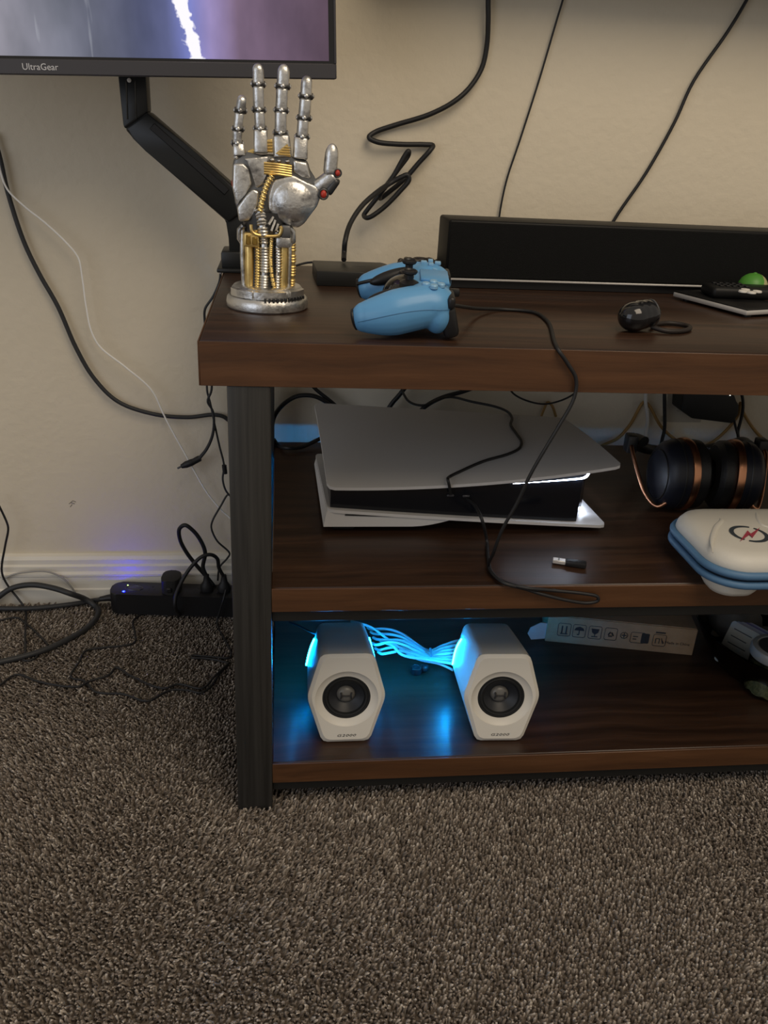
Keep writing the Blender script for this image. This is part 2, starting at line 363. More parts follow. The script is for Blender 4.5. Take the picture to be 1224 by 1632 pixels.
bm = bm_(); box(bm, x-.0065, x-.001, -.0315, -.0303, z-.0055, z+.005, .0008, 1); box(bm, x+.0008, x+.0068, -.0315, -.0303, z-.0055, z+.003, .0008, 1); obj('clasp_inset', bm, mat('gold_inset', (.38, .24, .06), .4, 1.0), k)
bm = bm_(); q = [hp(u, v) for u, v in ((404, 353), (405, 362), (411, 367.5), (436, 369.5), (446, 367), (449, 357), (447, 354))]
tube(bm, spline([(x, -.0305, z) for x, z in q], 6), .0019, 8); obj('gold_loop', bm, GOLD, R)
bm = bm_(); x, z = hp(452, 380); box(bm, x-.0088, x+.0088, -.0285, -.016, z-.0055, z+.0075, .003, 2); k = obj('buckle', bm, CHROME, R)
bm = bm_(); x2, z2 = hp(456, 364); box(bm, x2-.006, x2+.0055, -.0285, -.012, z2-.0065, z2+.008, .002, 2); obj('wrist_block', bm, mat('dull_steel', (.20, .20, .20), .4, .9), R)
for sx, u in ((-1, 386), (1, 467)):
    bm = bm_(); x, z = hp(u, 370); tube(bm, [(x-sx*.004, -.008, z-.012), (x, -.010, z-.006), (x, -.010, z+.004), (x-sx*.005, -.012, z+.009)], .0035, 10); obj('wrist_bracket', bm, CHROME, R)
for a, b in (((430, 352), (437, 341)), ((434, 362), (440, 346)), ((441, 362), (444, 352))):
    bm = bm_(); p, q = hp(*a), hp(*b); tube(bm, [(p[0], -.029, p[1]), (q[0], -.023, q[1])], .0016, 8); obj('tendon', bm, CHROME, R)
# palm core and armour plates
STEEL = mat('mid_steel', (.20, .20, .195), .42, .75)
core = [(388, 352), (380, 322), (376, 290), (378, 258), (384, 245), (400, 250), (430, 245), (462, 247), (488, 250), (494, 282), (506, 300), (497, 330), (482, 350), (466, 358)]
bm = bm_(); prism(bm, [hp(*p) for p in core], -.0145, .0165, 'xz', .006, 3); obj('palm_core', bm, STEEL, R)
def plate(pts, y0, y1, m=CHROME, bev=.0028, nm='palm_plate', bulge=0.0):
    bm = bm_(); vs = prism(bm, [hp(*p) for p in pts], y0, y1, 'xz', bev, 3)
    return obj(nm, bm, m, R, 30)
# big thumb mound: rounded by remeshing the bevelled slab with a dome
mound = [(435, 284), (466, 273), (488, 287), (501, 289), (509, 303), (503, 322), (494, 334), (484, 350), (473, 358), (457, 353), (438, 340), (429, 330), (428, 310)]
bm = bm_(); prism(bm, [hp(*p) for p in mound], -.0215, .0130, 'xz', .003, 2); c = hp(466, 317); ell(bm, (c[0], -.0175, c[1]), (.0245, .0105, .0235), 24, 16)
bm = remesh(bm, .0012, 10); obj('thumb_mound_plate', bm, CHROME, R, 80)
plate([(379, 261), (394, 260), (402, 268), (406, 293), (396, 308), (383, 327), (377, 300)], -.0205, .012)
plate([(407, 299), (417, 303), (416, 326), (401, 349), (386, 351), (383, 329), (396, 310)], -.0215, .010)
plate([(394, 253), (430, 247), (431, 254), (424, 277), (424, 291), (414, 298), (409, 296), (405, 263)], -.0195, .0)
plate([(466, 251), (487, 254), (493, 280), (480, 277), (466, 271)], -.0185, .010)
plate([(377, 300), (383, 327), (388, 350), (392, 350), (386, 300)], -.012, .014, CHROME, .002, 'side_plate')
g0, g1 = hp(424, 277), hp(464, 258)
bm = bm_(); box(bm, g0[0], g1[0], -.0185, -.012, g0[1], g1[1], .001, 1); gr = obj('grille', bm, mat('dark_gold', (.25, .14, .03), .45, 1.0), R)
for i in range(5):
    z = g0[1]+(g1[1]-g0[1])*(i+.5)/5; bm = bm_(); tube(bm, spline([(g0[0], -.0195, z+.001), ((g0[0]+g1[0])/2, -.0215, z+.0006), (g1[0], -.0195, z-.001)], 4), .0016, 8); obj('grille_bar', bm, GOLD, gr)
ribs('beaded_cable', [(hp(435, 278)[0], -.0235, hp(435, 278)[1]), (hp(427, 294)[0], -.0245, hp(427, 294)[1]), (hp(421, 314)[0], -.0255, hp(421, 314)[1]), (hp(417.5, 331)[0], -.0262, hp(417.5, 331)[1])], .0036, GOLD, .0038, R)
for pts in (((400, 241), (409, 237), (409, 247), (399, 248)), ((428, 222), (436, 220), (437, 242), (428, 242))):
    plate(pts, -.013, .0, GOLD, .0006, 'gold_web')
for i, v in enumerate((225, 230, 235, 240)):
    bm = bm_(); a, b = hp(428, v), hp(436, v); tube(bm, [(a[0], -.0135, a[1]), (b[0], -.0135, b[1])], .0011, 6); obj('gold_rib', bm, GOLD, R)
for a, b in (((436, 253), 5), ((446, 254), 4), ((458, 254), 4.5), ((484, 247), 4), ((383, 252), 4)):
    bm = bm_(); x, z = hp(*a); ell(bm, (x, -.013, z), (b*.0008, .004, .0026), 10, 8); obj('knuckle_bolt', bm, CHROME, R)
def capsule(bm, p, q, w0, w1, d0, d1, nr=7, n=16, e=2.6, round0=.25, round1=.25):
    """tapered rounded segment with superellipse section between p and q"""
    p, q = Vector(p), Vector(q); L = (q-p).length; z = (q-p)/L; y = Vector((0, 1, 0)); y = (y-z*y.dot(z)).normalized(); x = y.cross(z); rs = []
    st = []
    for i in range(nr+1): st.append((L*round0*(1-math.cos(i/nr*math.pi/2)), math.sin(i/nr*math.pi/2)*.45+.55 if round0 < .5 else max(.05, math.sin(i/nr*math.pi/2))))
    for i in range(nr+1): st.append((L-L*round1*(1-math.cos((nr-i)/nr*math.pi/2)), math.sin((nr-i)/nr*math.pi/2)*.45+.55 if round1 < .3 else max(.05, math.sin((nr-i)/nr*math.pi/2))))
    for s, k in st:
        t = s/L; ww = (w0+(w1-w0)*t)*k; dd = (d0+(d1-d0)*t)*k; ring = []
        for j in range(n):
            a = 2*math.pi*j/n; c, sn = math.cos(a), math.sin(a)
            ring.append(p+z*s+x*ww*math.copysign(abs(c)**(2/e), c)+y*dd*math.copysign(abs(sn)**(2/e), sn))
        rs.append(ring)
    return rings(bm, rs)
PXM = 0.000774
fingers = {
 'ring': [((419, 244), (419, 206), 10.6, 10.2), ((418.5, 205), (417.5, 177), 8.0, 7.8), ((417, 175), (416.5, 138), 8.2, 8.0), ((416.5, 136), (416, 104), 8.4, 7.6)],
 'middle': [((451, 249), (449, 213), 13.6, 12.0), ((448, 210), (448.5, 175), 9.0, 8.6), ((449, 174), (450.5, 139), 8.6, 8.6), ((451, 137), (453, 103), 9.0, 8.2)],
 'index': [((476.5, 250), (478, 215), 11.2, 10.4), ((479.5, 214), (481, 186), 8.6, 8.4), ((482, 184), (484, 153), 8.8, 8.4), ((484.5, 150), (485.5, 118), 8.6, 7.6)],
 'pinky': [((388, 250), (387, 231), 9.4, 8.4), ((385, 230), (385.5, 209), 7.0, 7.0), ((386.5, 207), (389.5, 181), 7.0, 7.0), ((390.5, 178), (394, 154), 7.4, 6.4)]}
for nm, segs in fingers.items():
    bm = bm_(); joints = []
    for i, (a, b, w0, w1) in enumerate(segs):
        p, q = hp(*a), hp(*b); yv = -.006-0.0015*i
        capsule(bm, (p[0], yv if i else -.009, p[1]), (q[0], yv-.0015, q[1]), w0*PXM, w1*PXM, .0078 if i else .0095, .0072 if i < 3 else .006, 6, 16, 5.0 if i == 0 else 2.9, .06 if i == 0 else .12, .10 if i < 3 else .34)
        if i: joints.append((p[0], yv, p[1], w0*PXM))
    F = obj('finger', bm, CHROME, R, 40)
    for jx, jy, jz, jw in joints:
        bm = bm_(); tube(bm, [(jx-jw*1.12, jy, jz), (jx+jw*1.12, jy, jz)], .0036, 12); obj('joint_pin', bm, DARKMET, F)
        bm = bm_(); ell(bm, (jx-jw*1.15, jy-.001, jz), (.0016, .0024, .0024), 8, 6); ell(bm, (jx+jw*1.15, jy-.001, jz), (.0016, .0024, .0024), 8, 6); ell(bm, (jx, jy-.0085, jz), (.0024, .0012, .0024), 10, 6); obj('joint_rivet', bm, CHROME, F)
bm = bm_(); pts = [hp(440, 243), hp(458, 226), hp(463, 247)]; prism(bm, pts, -.0205, -.0175, 'xz', .0005, 1); k = obj('gold_wedge', bm, GOLD, R)
for i in range(4):
    a, b = hp(453-i*3, 232+i*4), hp(462, 232+i*4); bm = bm_(); tube(bm, [(a[0], -.0207, a[1]), (b[0], -.0207, b[1])], .0009, 6); obj('wedge_rib', bm, GOLD, k)
bm = bm_(); a, b = hp(503, 296), hp(529, 270); capsule(bm, (a[0], -.010, a[1]), (b[0], -.016, b[1]), .0105, .0082, .011, .008, 6, 16, 2.6, .15, .15)
a, b = hp(521, 273), hp(524, 222); capsule(bm, (a[0], -.016, a[1]), (b[0], -.019, b[1]), .0082, .0076, .0080, .0062, 7, 16, 2.3, .2, .38); F = obj('thumb', bm, CHROME, R, 40)
bm = bm_(); a, b = hp(514, 299), hp(529, 276); capsule(bm, (a[0]+.003, -.014, a[1]-.001), (b[0]+.003, -.017, b[1]-.001), .0056, .0046, .009, .007, 5, 14, 2.6, .2, .2); obj('thumb_link', bm, DARKMET, F)
for u, v, y, r in ((511.5, 302, -.024, .0046), (532, 268, -.022, .0036), (377.5, 293, -.006, .0052)):
    x, z = hp(u, v); bm = bm_(); ell(bm, (x, y, z), (r*.8 if u > 400 else .002, .0032 if u > 400 else r*.8, r), 14, 10); obj('red_stud', bm, RED, R)
    if u > 400:
        bm = bm_(); torus(bm, r*1.15, r*.28, 20, 8, zto((x, y, z), (0.15, -1, 0))); obj('stud_collar', bm, DARKMET, R)

# ================================================================== MONITOR + ARM
def screen_mat():
    m = bpy.data.materials.new('lit_screen_image'); m.use_nodes = True; nt = m.node_tree; nt.nodes.remove(nt.nodes['Principled BSDF'])
    out = nt.nodes['Material Output']; tc = nt.nodes.new('ShaderNodeTexCoord'); sx = nt.nodes.new('ShaderNodeSeparateXYZ'); nt.links.new(tc.outputs['Object'], sx.inputs[0])
    def math_(op, a, b=None, c=None):
        n = nt.nodes.new('ShaderNodeMath'); n.operation = op
        for i, v in enumerate((a, b, c)):
            if v is None: continue
            if isinstance(v, (int, float)): n.inputs[i].default_value = v
            else: nt.links.new(v, n.inputs[i])
        return n.outputs[0]
    # left to right base colours of the picture on the screen
    r = nt.nodes.new('ShaderNodeValToRGB'); e = r.color_ramp.elements
    u = math_('ADD', math_('MULTIPLY', sx.outputs[0], 1/0.61), 1.0)      # 0 left edge, 1 right edge
    nt.links.new(u, r.inputs[0])
    cols = [(0.0, (.36, .35, .39)), (.30, (.33, .32, .37)), (.45, (.19, .20, .25)), (.58, (.085, .095, .15)), (.66, (.10, .115, .23)), (.705, (.17, .20, .50)), (.745, (.30, .25, .48)), (.80, (.20, .14, .21)), (1.0, (.105, .070, .095))]
    e[0].position = 0; e[0].color = (*cols[0][1], 1); e[1].position = 1; e[1].color = (*cols[-1][1], 1)
    for p, c in cols[1:-1]: k = e.new(p); k.color = (*c, 1)
    # soft cloudiness
    n = nt.nodes.new('ShaderNodeTexNoise'); n.inputs['Scale'].default_value = 14; n.inputs['Detail'].default_value = 4
    mp = nt.nodes.new('ShaderNodeMapping'); mp.inputs['Scale'].default_value = (1, 1, .5); nt.links.new(tc.outputs['Object'], mp.inputs[0]); nt.links.new(mp.outputs[0], n.inputs['Vector'])
    # slanted foaming white streak
    n2 = nt.nodes.new('ShaderNodeTexNoise'); n2.inputs['Scale'].default_value = 90; n2.inputs['Detail'].default_value = 3; nt.links.new(tc.outputs['Object'], n2.inputs['Vector'])
    lean = math_('ADD', math_('MULTIPLY', sx.outputs[2], 0.22), -.2005)  # x of the streak centre for this z
    d = math_('ABSOLUTE', math_('ADD', math_('SUBTRACT', sx.outputs[0], lean), math_('MULTIPLY', math_('SUBTRACT', n2.outputs['Fac'], 0.5), 0.016)))
    d = math_('ADD', math_('SUBTRACT', sx.outputs[0], math_('ADD', math_('MULTIPLY', sx.outputs[2], -0.26), -.1685)), math_('MULTIPLY', math_('SUBTRACT', n2.outputs['Fac'], .5), .022))
    st = nt.nodes.new('ShaderNodeMapRange'); st.inputs[1].default_value = .0085; st.inputs[2].default_value = .0055; nt.links.new(math_('ABSOLUTE', d), st.inputs[0])
    # faint vertical drips on the left half
    n3 = nt.nodes.new('ShaderNodeTexNoise'); n3.inputs['Scale'].default_value = 1; mp3 = nt.nodes.new('ShaderNodeMapping'); mp3.inputs['Scale'].default_value = (75, 1, 9); nt.links.new(tc.outputs['Object'], mp3.inputs[0]); nt.links.new(mp3.outputs[0], n3.inputs['Vector'])
    dr = nt.nodes.new('ShaderNodeMapRange'); dr.inputs[1].default_value = .66; dr.inputs[2].default_value = .80; nt.links.new(n3.outputs['Fac'], dr.inputs[0])
    lm = nt.nodes.new('ShaderNodeMapRange'); lm.inputs[1].default_value = -.20; lm.inputs[2].default_value = -.24; nt.links.new(sx.outputs[0], lm.inputs[0])
    mixn = nt.nodes.new('ShaderNodeMix'); mixn.data_type = 'RGBA'; mixn.blend_type = 'MULTIPLY'; mixn.inputs[0].default_value = .8
    rr = nt.nodes.new('ShaderNodeValToRGB'); rr.color_ramp.elements[0].color = (.65, .65, .65, 1); rr.color_ramp.elements[1].color = (1.35, 1.3, 1.3, 1); rr.color_ramp.elements[0].position = .3; rr.color_ramp.elements[1].position = .7
    nt.links.new(n.outputs['Fac'], rr.inputs[0]); nt.links.new(r.outputs[0], mixn.inputs[6]); nt.links.new(rr.outputs[0], mixn.inputs[7])
    mix2 = nt.nodes.new('ShaderNodeMix'); mix2.data_type = 'RGBA'; nt.links.new(st.outputs[0], mix2.inputs[0]); nt.links.new(mixn.outputs[2], mix2.inputs[6]); mix2.inputs[7].default_value = (1.0, .97, 1.05, 1)
    mix3 = nt.nodes.new('ShaderNodeMix'); mix3.data_type = 'RGBA'; nt.links.new(math_('MULTIPLY', math_('MULTIPLY', dr.outputs[0], lm.outputs[0]), .55), mix3.inputs[0]); nt.links.new(mix2.outputs[2], mix3.inputs[6]); mix3.inputs[7].default_value = (.55, .57, .62, 1)
    em = nt.nodes.new('ShaderNodeEmission'); nt.links.new(mix3.outputs[2], em.inputs[0]); em.inputs[1].default_value = 1.0; nt.links.new(em.outputs[0], out.inputs[0])
    return m
# monitor local frame: origin at its lower right front corner, x to the right, z up
MROT = math.radians(-2.4)
Mo = thing('computer_monitor', 'wide flat monitor showing a purple image above the robot hand', 'monitor', (0.1555, 0.330, 0.9035), (0, MROT, 0))
MW, MH = 0.614, 0.365
FRM = mat('monitor_charcoal', (0.050, 0.048, 0.053), 0.42)
bm = bm_(); box(bm, -MW, 0, 0.002, 0.020, 0, MH, .0025, 2); box(bm, -MW+.10, -.10, .018, .050, .05, MH-.05, .01, 2); obj('housing', bm, FRM, Mo)
bm = bm_(); box(bm, -MW, 0, 0.0, 0.004, 0, .0175, .0012, 1); ch = obj('chin_bezel', bm, FRM, Mo)
for a in ((-MW, -MW+.003, .0175, MH), (-.003, 0, .0175, MH), (-MW, 0, MH-.003, MH)):
    bm = bm_(); box(bm, a[0], a[1], 0.0, .004, a[2], a[3], .0006, 1); obj('edge_bezel', bm, FRM, Mo)
bm = bm_(); box(bm, -MW+.003, -.003, .0015, .003, .0175, MH-.003); obj('black_border', bm, BLKG, Mo)
bm = bm_(); box(bm, -MW+.0095, -.0095, .0010, .0014, .0205, MH-.0095); obj('screen', bm, screen_mat(), Mo)
bm = text_bm('UltraGear', .0105, .00015, 0, 'LEFT'); xf(bm, bm.verts, Matrix.Translation((-.387, -.0004, .0085)) @ Matrix.Rotation(math.pi/2, 4, 'X')); obj('logo', bm, mat('grey_print', (.60, .60, .62), .5), ch)

ARM = mat('black_arm', (0.011, 0.012, 0.012), 0.38)
A = thing('monitor_arm', 'black jointed monitor arm clamped to back corner of the table', 'monitor arm', (0.016, 0.462, H))
bm = bm_(); box(bm, -.026, .024, -.040, .068, 0.0, .006, .002, 2); box(bm, -.020, .020, -.030, .030, .005, .030, .004, 2); obj('clamp', bm, ARM, A)
bm = bm_(); box(bm, -.022, .018, .0618, .069, -.085, .004, .002, 1); box(bm, -.022, .018, .010, .066, -.088, -.080, .002, 1); obj('clamp_jaw', bm, ARM, A)
bm = bm_(); lathe(bm, [(0, -.0805), (.004, -.0805), (.004, -.060), (.014, -.058), (.014, -.0500), (0, -.0500)], 16, (0, .030, 0)); obj('clamp_screw', bm, ARM, A)
oa = Vector(A.location)
def armpoly(pts, y): return [((Vector(AY(u, v, y))-oa).x, (Vector(AY(u, v, y))-oa).z) for u, v in pts]
bm = bm_(); prism(bm, armpoly([(366, 412), (364, 354), (352, 340), (372, 312), (396, 322), (399, 412)], .447), -.018, .018, 'xz', .003, 2); obj('post', bm, ARM, A)
bm = bm_(); prism(bm, armpoly([(364, 355), (233, 241), (213, 221), (199, 205), (236, 177), (309, 240), (384, 306), (384, 340)], .440), -.026, .012, 'xz', .004, 3); lo_ = obj('lower_arm', bm, ARM, A)
bm = bm_(); prism(bm, armpoly([(238, 205), (246, 196), (366, 302), (358, 311)], .436), -.0275, -.0250, 'xz', .001, 1); obj('cable_cover', bm, BLK, lo_)
bm = bm_(); prism(bm, armpoly([(185, 95), (231, 95), (236, 178), (199, 206), (196, 200)], .437), -.024, .010, 'xz', .003, 2); ua = obj('upright_link', bm, ARM, A)
bm = bm_(); lathe(bm, [(0, 0), (.0028, 0), (.0028, .0015), (0, .0018)], 14, M=zto(Vector(AY(206, 128, .437))-oa, (0, -1, 0))); obj('screw', bm, SILV, ua)
for x_ in (201, 215):
    bm = bm_(); prism(bm, armpoly([(x_-1, 128), (x_+1, 128), (x_+3, 190), (x_+1, 190)], .437), -.0252, -.0235, 'xz', .0004, 1); obj('rib', bm, BLKG, ua)
top = Vector(AY(208, 100, .455))-oa
def beam(bm, p, q, w, d, bev=.004):
    p, q = Vector(p), Vector(q); L = (q-p).length; z = (q-p)/L; y = Vector((0, 1, 0)); y = (y-z*y.dot(z)).normalized(); x = y.cross(z)
    vs = box(bm, -w, w, -d, d, 0, L, bev, 3); xf(bm, vs, frame(p, x, y, z))
mc = Vector((-.13, .0, 1.075))-Vector(A.location)
bm = bm_(); beam(bm, top-Vector((0, 0, .02)), (top.x, -.055, mc.z-.03), .014, .012); box(bm, top.x-.05, top.x+.05, -.0815, -.070, mc.z-.08, mc.z+.02, .002, 1); box(bm, top.x-.02, top.x+.02, -.072, -.045, mc.z-.06, mc.z, .002, 1); obj('tilt_head', bm, ARM, A)

# ================================================================== THINGS ON THE TABLE TOP
# low black box with a cable
B = thing('adapter_box', 'low black rectangular adapter box left of the soundbar', 'adapter', (0.135, 0.338, H), (0, 0, math.radians(2)))
bm = bm_(); prism(bm, [(0, 0), (.112, 0), (.112, .085), (.105, .098), (0, .098)], 0, .021, 'xy', .0018, 2); obj('housing', bm, mat('box_black', (.013, .013, .012), .42), B)
bm = bm_(); box(bm, .055, .075, .052, .057, .0209, .02115); obj('raised_mark', bm, BLK, B)
H1 = [(784, -150), (778, 0), (778, 33), (776, 72), (768, 108), (748, 140), (722, 163), (683, 183), (631, 199), (597, 211), (588, 219), (600, 226), (637, 230), (676, 230.5), (690, 232), (686, 239), (668, 259), (645, 285), (620, 306), (606, 316), (607, 308), (625, 284), (646, 247), (651, 241), (651, 247), (636, 268), (605, 310), (585, 335), (580, 343), (587, 347), (610, 332), (638, 304), (652, 286), (649, 279), (640, 282), (622, 292), (600, 307), (576, 329), (558, 357), (550, 385)]
pts = []
for i, (u, v) in enumerate(H1):
    yv = W-.012-.004*math.sin(i*1.3)
    if i in (15, 16, 17, 18, 19): yv = W-.016
    if 20 <= i <= 23: yv = W-.028
    if 24 <= i <= 28: yv = W-.024
    if 29 <= i <= 35: yv = W-.038
    if i >= 36: yv = W-.04-(i-35)*.024
    pts.append(AY(u, v, yv))
pts += [AY(548.5, 402, .436), AY(548, 414, .420)]
cable('power_cable', 'thick black cable zigzagging up the wall from the adapter box', pts, .0039, CORD, 6, 10)
cable('adapter_lead', 'short thin black lead between the robot hand and adapter box', [AZ(457, 433, H+.003), AZ(470, 424, H+.004), AZ(488, 419, H+.008), AZ(508, 417.5, H+.011)], .0018, CORD)

# coiled bracelet-like bundle behind
K = thing('braided_coil', 'dark braided coil tucked beside the soundbar end', 'coil', (0.300, 0.452, H), (0, 0, .3))
bm = bm_(); lathe(bm, [(.020, 0), (.036, 0), (.040, .004), (.041, .012), (.036, .017), (.024, .017), (.020, .012), (.020, .0)], 36); obj('pouch_ring', bm, BLKM, K)
bm = bm_()
for k in range(26):
    a = 2*math.pi*k/26; ell(bm, (math.cos(a)*.033, math.sin(a)*.033, .0195+.002*math.sin(k*2.1)), (.0052, .0038, .0036), 8, 6)
obj('beads', bm, mat('smoky_brown', (.035, .026, .020), .28), K)
bm = bm_(); rs_ = [(math.cos(a*.7)*(.026+.006*math.sin(a*2.3)), math.sin(a*.7)*(.026+.006*math.sin(a*2.3)), .021+.003*math.sin(a*1.7)) for a in range(0, 27)]
tube(bm, spline(rs_, 4), .0022, 6); obj('braid', bm, mat('brown_braid', (.05, .04, .032), .4), K)

# soundbar
SB = thing('soundbar', 'long black fabric soundbar with silver strip standing against the wall', 'soundbar', (0.321, 0.350, H), (0, 0, math.radians(1.6)))
SBL = 0.92
bm = bm_(); box(bm, 0, SBL, 0.004, .075, .0145, .0955, .004, 3); obj('cabinet', bm, mat('soundbar_black', (.0045, .0045, .0045), .5, spec=.25), SB)
bm = bm_(); box(bm, .002, SBL-.002, .0015, .006, .0165, .0925, .001, 1); obj('grille_cloth', bm, mat('grille_fabric', (.0035, .0037, .0036), .6, spec=.2, bump=.5, bscale=1600), SB)
bm = bm_(); box(bm, 0, SBL, .0, .008, .0125, .0152, .0006, 1); obj('silver_strip', bm, SILV, SB)
bm = bm_(); box(bm, .004, SBL-.004, .008, .072, 0.0, .0130, .001, 1); obj('plinth', bm, BLK, SB)

# game controller --------------------------------------------------------------
BLUE = mat('sky_blue_plastic', (0.115, 0.33, 0.60), 0.36)
BLUE2 = mat('pale_blue_button', (0.22, 0.44, 0.66), 0.22)
G = thing('game_controller', 'sky blue game controller lying on the table with grips left', 'controller', (0.2355, 0.087, H+.006), (math.radians(5), math.radians(0), math.radians(-7)))
G.scale = (.86, .93, .97)
# local: x = front with the cable socket, -x = grips, y = left hand side, z up
bm = bm_()
ell(bm, (.012, .0, .036), (.036, .060, .020), 28, 18)
for s in (-1, 1):
    ell(bm, (.018, s*.048, .037), (.034, .030, .0225), 24, 16)
    P = spline([(.024, s*.052, .036), (-.005, s*.060, .032), (-.035, s*.066, .0265), (-.062, s*.068, .0225)], 8)
    tube(bm, P, .02, 20, rfun=lambda t_: .0235+.002*math.sin(t_*3.1)-.0075*max(0, t_-.55)**1.2*2)
    ell(bm, tuple(P[-1]), (.0175, .0165, .0170), 18, 12)
    ell(bm, (.030, s*.052, .026), (.019, .024, .022), 20, 14)
bm = remesh(bm, .0016, 12, .5)
from mathutils.bvhtree import BVHTree
bvh = BVHTree.FromBMesh(bm); sh_pts = []
obj('shell', bm, BLUE, G, 80)
for i in range(25):
    q = i/24; xq = -.070+.112*q; zq = .0205+.010*q+.010*math.sin(q*2.6)
    hit = bvh.ray_cast(Vector((xq, -.2, zq)), Vector((0, 1, 0)))
    if hit[0] is not None: sh_pts.append(hit[0])
bm = bm_(); tube(bm, sh_pts, .00055, 6); obj('shell_seam', bm, mat('seam_blue', (.06, .18, .34), .5), G)
bm = bm_()
ell(bm, (-.010, 0, .034), (.032, .036, .0215), 24, 16)
ell(bm, (-.022, 0, .031), (.022, .042, .013), 20, 14)
bm = remesh(bm, .0018, 8); blk = obj('centre_section', bm, BLKG, G, 80)
for s in (-1, 1):
    bm = bm_(); ell(bm, (-.079, s*.068, .019), (.0038, .0105, .0125), 16, 12, M=Matrix.Translation((-.0752, s*.0685, .0195)) @ Matrix.Rotation(math.radians(-18), 4, 'Y')); obj('grip_end', bm, BLK, G)
    bm = bm_(); ell(bm, (0, 0, 0), (.034, .0085, .0085), 20, 12, M=Matrix.Translation((-.028, s*.0465, .0420)) @ Matrix.Rotation(math.radians(s*10), 4, 'Z') @ Matrix.Rotation(math.radians(-14), 4, 'Y')); obj('inner_panel', bm, BLK, G)
    bm = bm_(); P = spline([(-.018, s*.040, .046), (-.040, s*.0475, .0395), (-.062, s*.0525, .033), (-.078, s*.060, .027)], 6); tube(bm, P, .0022, 8); obj('inner_trim', bm, BLK, G)
    # thumbstick
    bm = bm_(); lathe(bm, [(0, .048), (.0125, .048), (.0125, .0535), (.0080, .0555), (.0052, .057), (.0052, .062), (.0085, .0630), (.0098, .0645), (.0098, .0665), (.0080, .0675), (.0065, .0658), (0, .0650)], 24, (-.008, s*.0255, 0)); obj('thumbstick', bm, BLK, G)
    bm = bm_(); box(bm, .040, .050, s*.052-.019, s*.052+.019, .036, .050, .004, 3); obj('bumper', bm, BLK, G)
    bm = bm_(); vs = box(bm, -.008, .012, s*.052-.016, s*.052+.016, -.026, .010, .006, 3); xf(bm, vs, Matrix.Translation((.041, 0, .027)) @ Matrix.Rotation(math.radians(-16), 4, 'Y')); obj('trigger', bm, BLK, G)
    bm = bm_(); capsule(bm, (.024, s*.031, .0565), (.0305, s*.031, .0552), .0018, .0018, .0015, .0015, 3, 8, 2, .2, .2); obj('menu_button', bm, BLUE2, G)
for dx, dy in ((.0095, 0), (-.0095, 0), (0, .0095), (0, -.0095)):
    bm = bm_(); lathe(bm, [(0, 0), (.0052, 0), (.0052, .0030), (.0042, .0042), (0, .0046)], 18, (.022+dx, -.052+dy, .0570-.0004*abs(dx)*100)); obj('face_button', bm, BLUE2, G)
    bm = bm_(); vs = box(bm, -.0042, .0042, -.0034, .0034, 0, .0042, .0012, 2); xf(bm, vs, Matrix.Translation((.022+dx, .052+dy, .0572)) @ Matrix.Rotation(0 if dy == 0 else math.pi/2, 4, 'Z')); obj('direction_button', bm, BLUE2, G)
bm = bm_(); vs = prism(bm, [(.006, -.022), (.044, -.029), (.044, .029), (.006, .022)], .0, .0045, 'xy', .0018, 2); xf(bm, vs, Matrix.Translation((0, 0, .0548)) @ Matrix.Rotation(math.radians(4), 4, 'Y')); obj('touchpad', bm, BLUE, G)
bm = bm_(); box(bm, .044, .060, -.006, .006, .034, .042, .002, 2); obj('cable_plug', bm, BLK, G)

# controller charging cable: over the table, down past the shelf and into the console
pts = [AZ(712, 487, H+.036), AZ(724, 487, H+.032), AZ(742, 489.5, H+.020), AZ(765, 492, H+.008), AZ(800, 493, H+.0025), AZ(848, 497, H+.0025), AZ(871, 510, H+.0025), AZ(884, 545, H+.0025), AY(890, 558, -.004), AY(905, 580, -.006), AY(918, 604, -.006), AY(915, 634, -.007), AY(890, 680, -.010), AY(869, 715, -.011), AY(845, 757, -.010), AY(825, 800, -.006), AY(800, 845, .0), AY(787, 880, .010), AZ(779, 904, ZM+.004), AZ(793, 922, ZM+.0025), AZ(832, 936, ZM+.0025), AY(880, 941, -.003), AY(930, 946, -.005), AY(952, 951, -.006), AY(953, 957, -.006), AY(938, 961, -.005), AY(905, 957, -.0055), AY(860, 946, -.005), AY(835, 938, -.002), AZ(805, 930, ZM+.0055), AZ(785, 914, ZM+.0055), AZ(778, 888, ZM+.004), AZ(776, 862, ZM+.006), AY(768, 828, .10), AY(757, 806, .130), AY(744, 795, .157)]
cable('charging_cable', 'thin black cable from blue controller down to the white console', pts, .0022, CORD, 6, 8)

# earpiece pod and its loop
E_ = thing('earpiece', 'small glossy black earpiece pod with thin loop beside it', 'earpiece', (0.512, 0.097, H), (0, 0, math.radians(12)))
bm = bm_(); ell(bm, (-.006, 0, .0180), (.0205, .019, .0178), 24, 16); ell(bm, (.010, .003, .0205), (.0190, .019, .0170), 24, 16); ell(bm, (.002, .0015, .0195), (.0200, .019, .0176), 24, 16); bm = remesh(bm, .0012, 14); obj('pod', bm, BLKG, E_, 80)
bm = bm_(); torus(bm, .0148, .0011, 32, 8, Matrix.Translation((.020, .003, .0225)) @ Matrix.Rotation(math.radians(78), 4, 'Y')); obj('rim', bm, mat('dark_grey_rim', (.06, .06, .062), .3), E_)
bm = bm_(); vs = tube(bm, spline([(.018, -.004, .006), (.030, -.016, .0036), (.052, -.017, .0032), (.074, -.004, .0032), (.080, .012, .0032), (.066, .026, .0032), (.044, .022, .0034), (.026, .008, .005)], 8), .0030, 10); obj('loop', bm, mat('loop_brown_black', (.016, .011, .009), .55), E_)

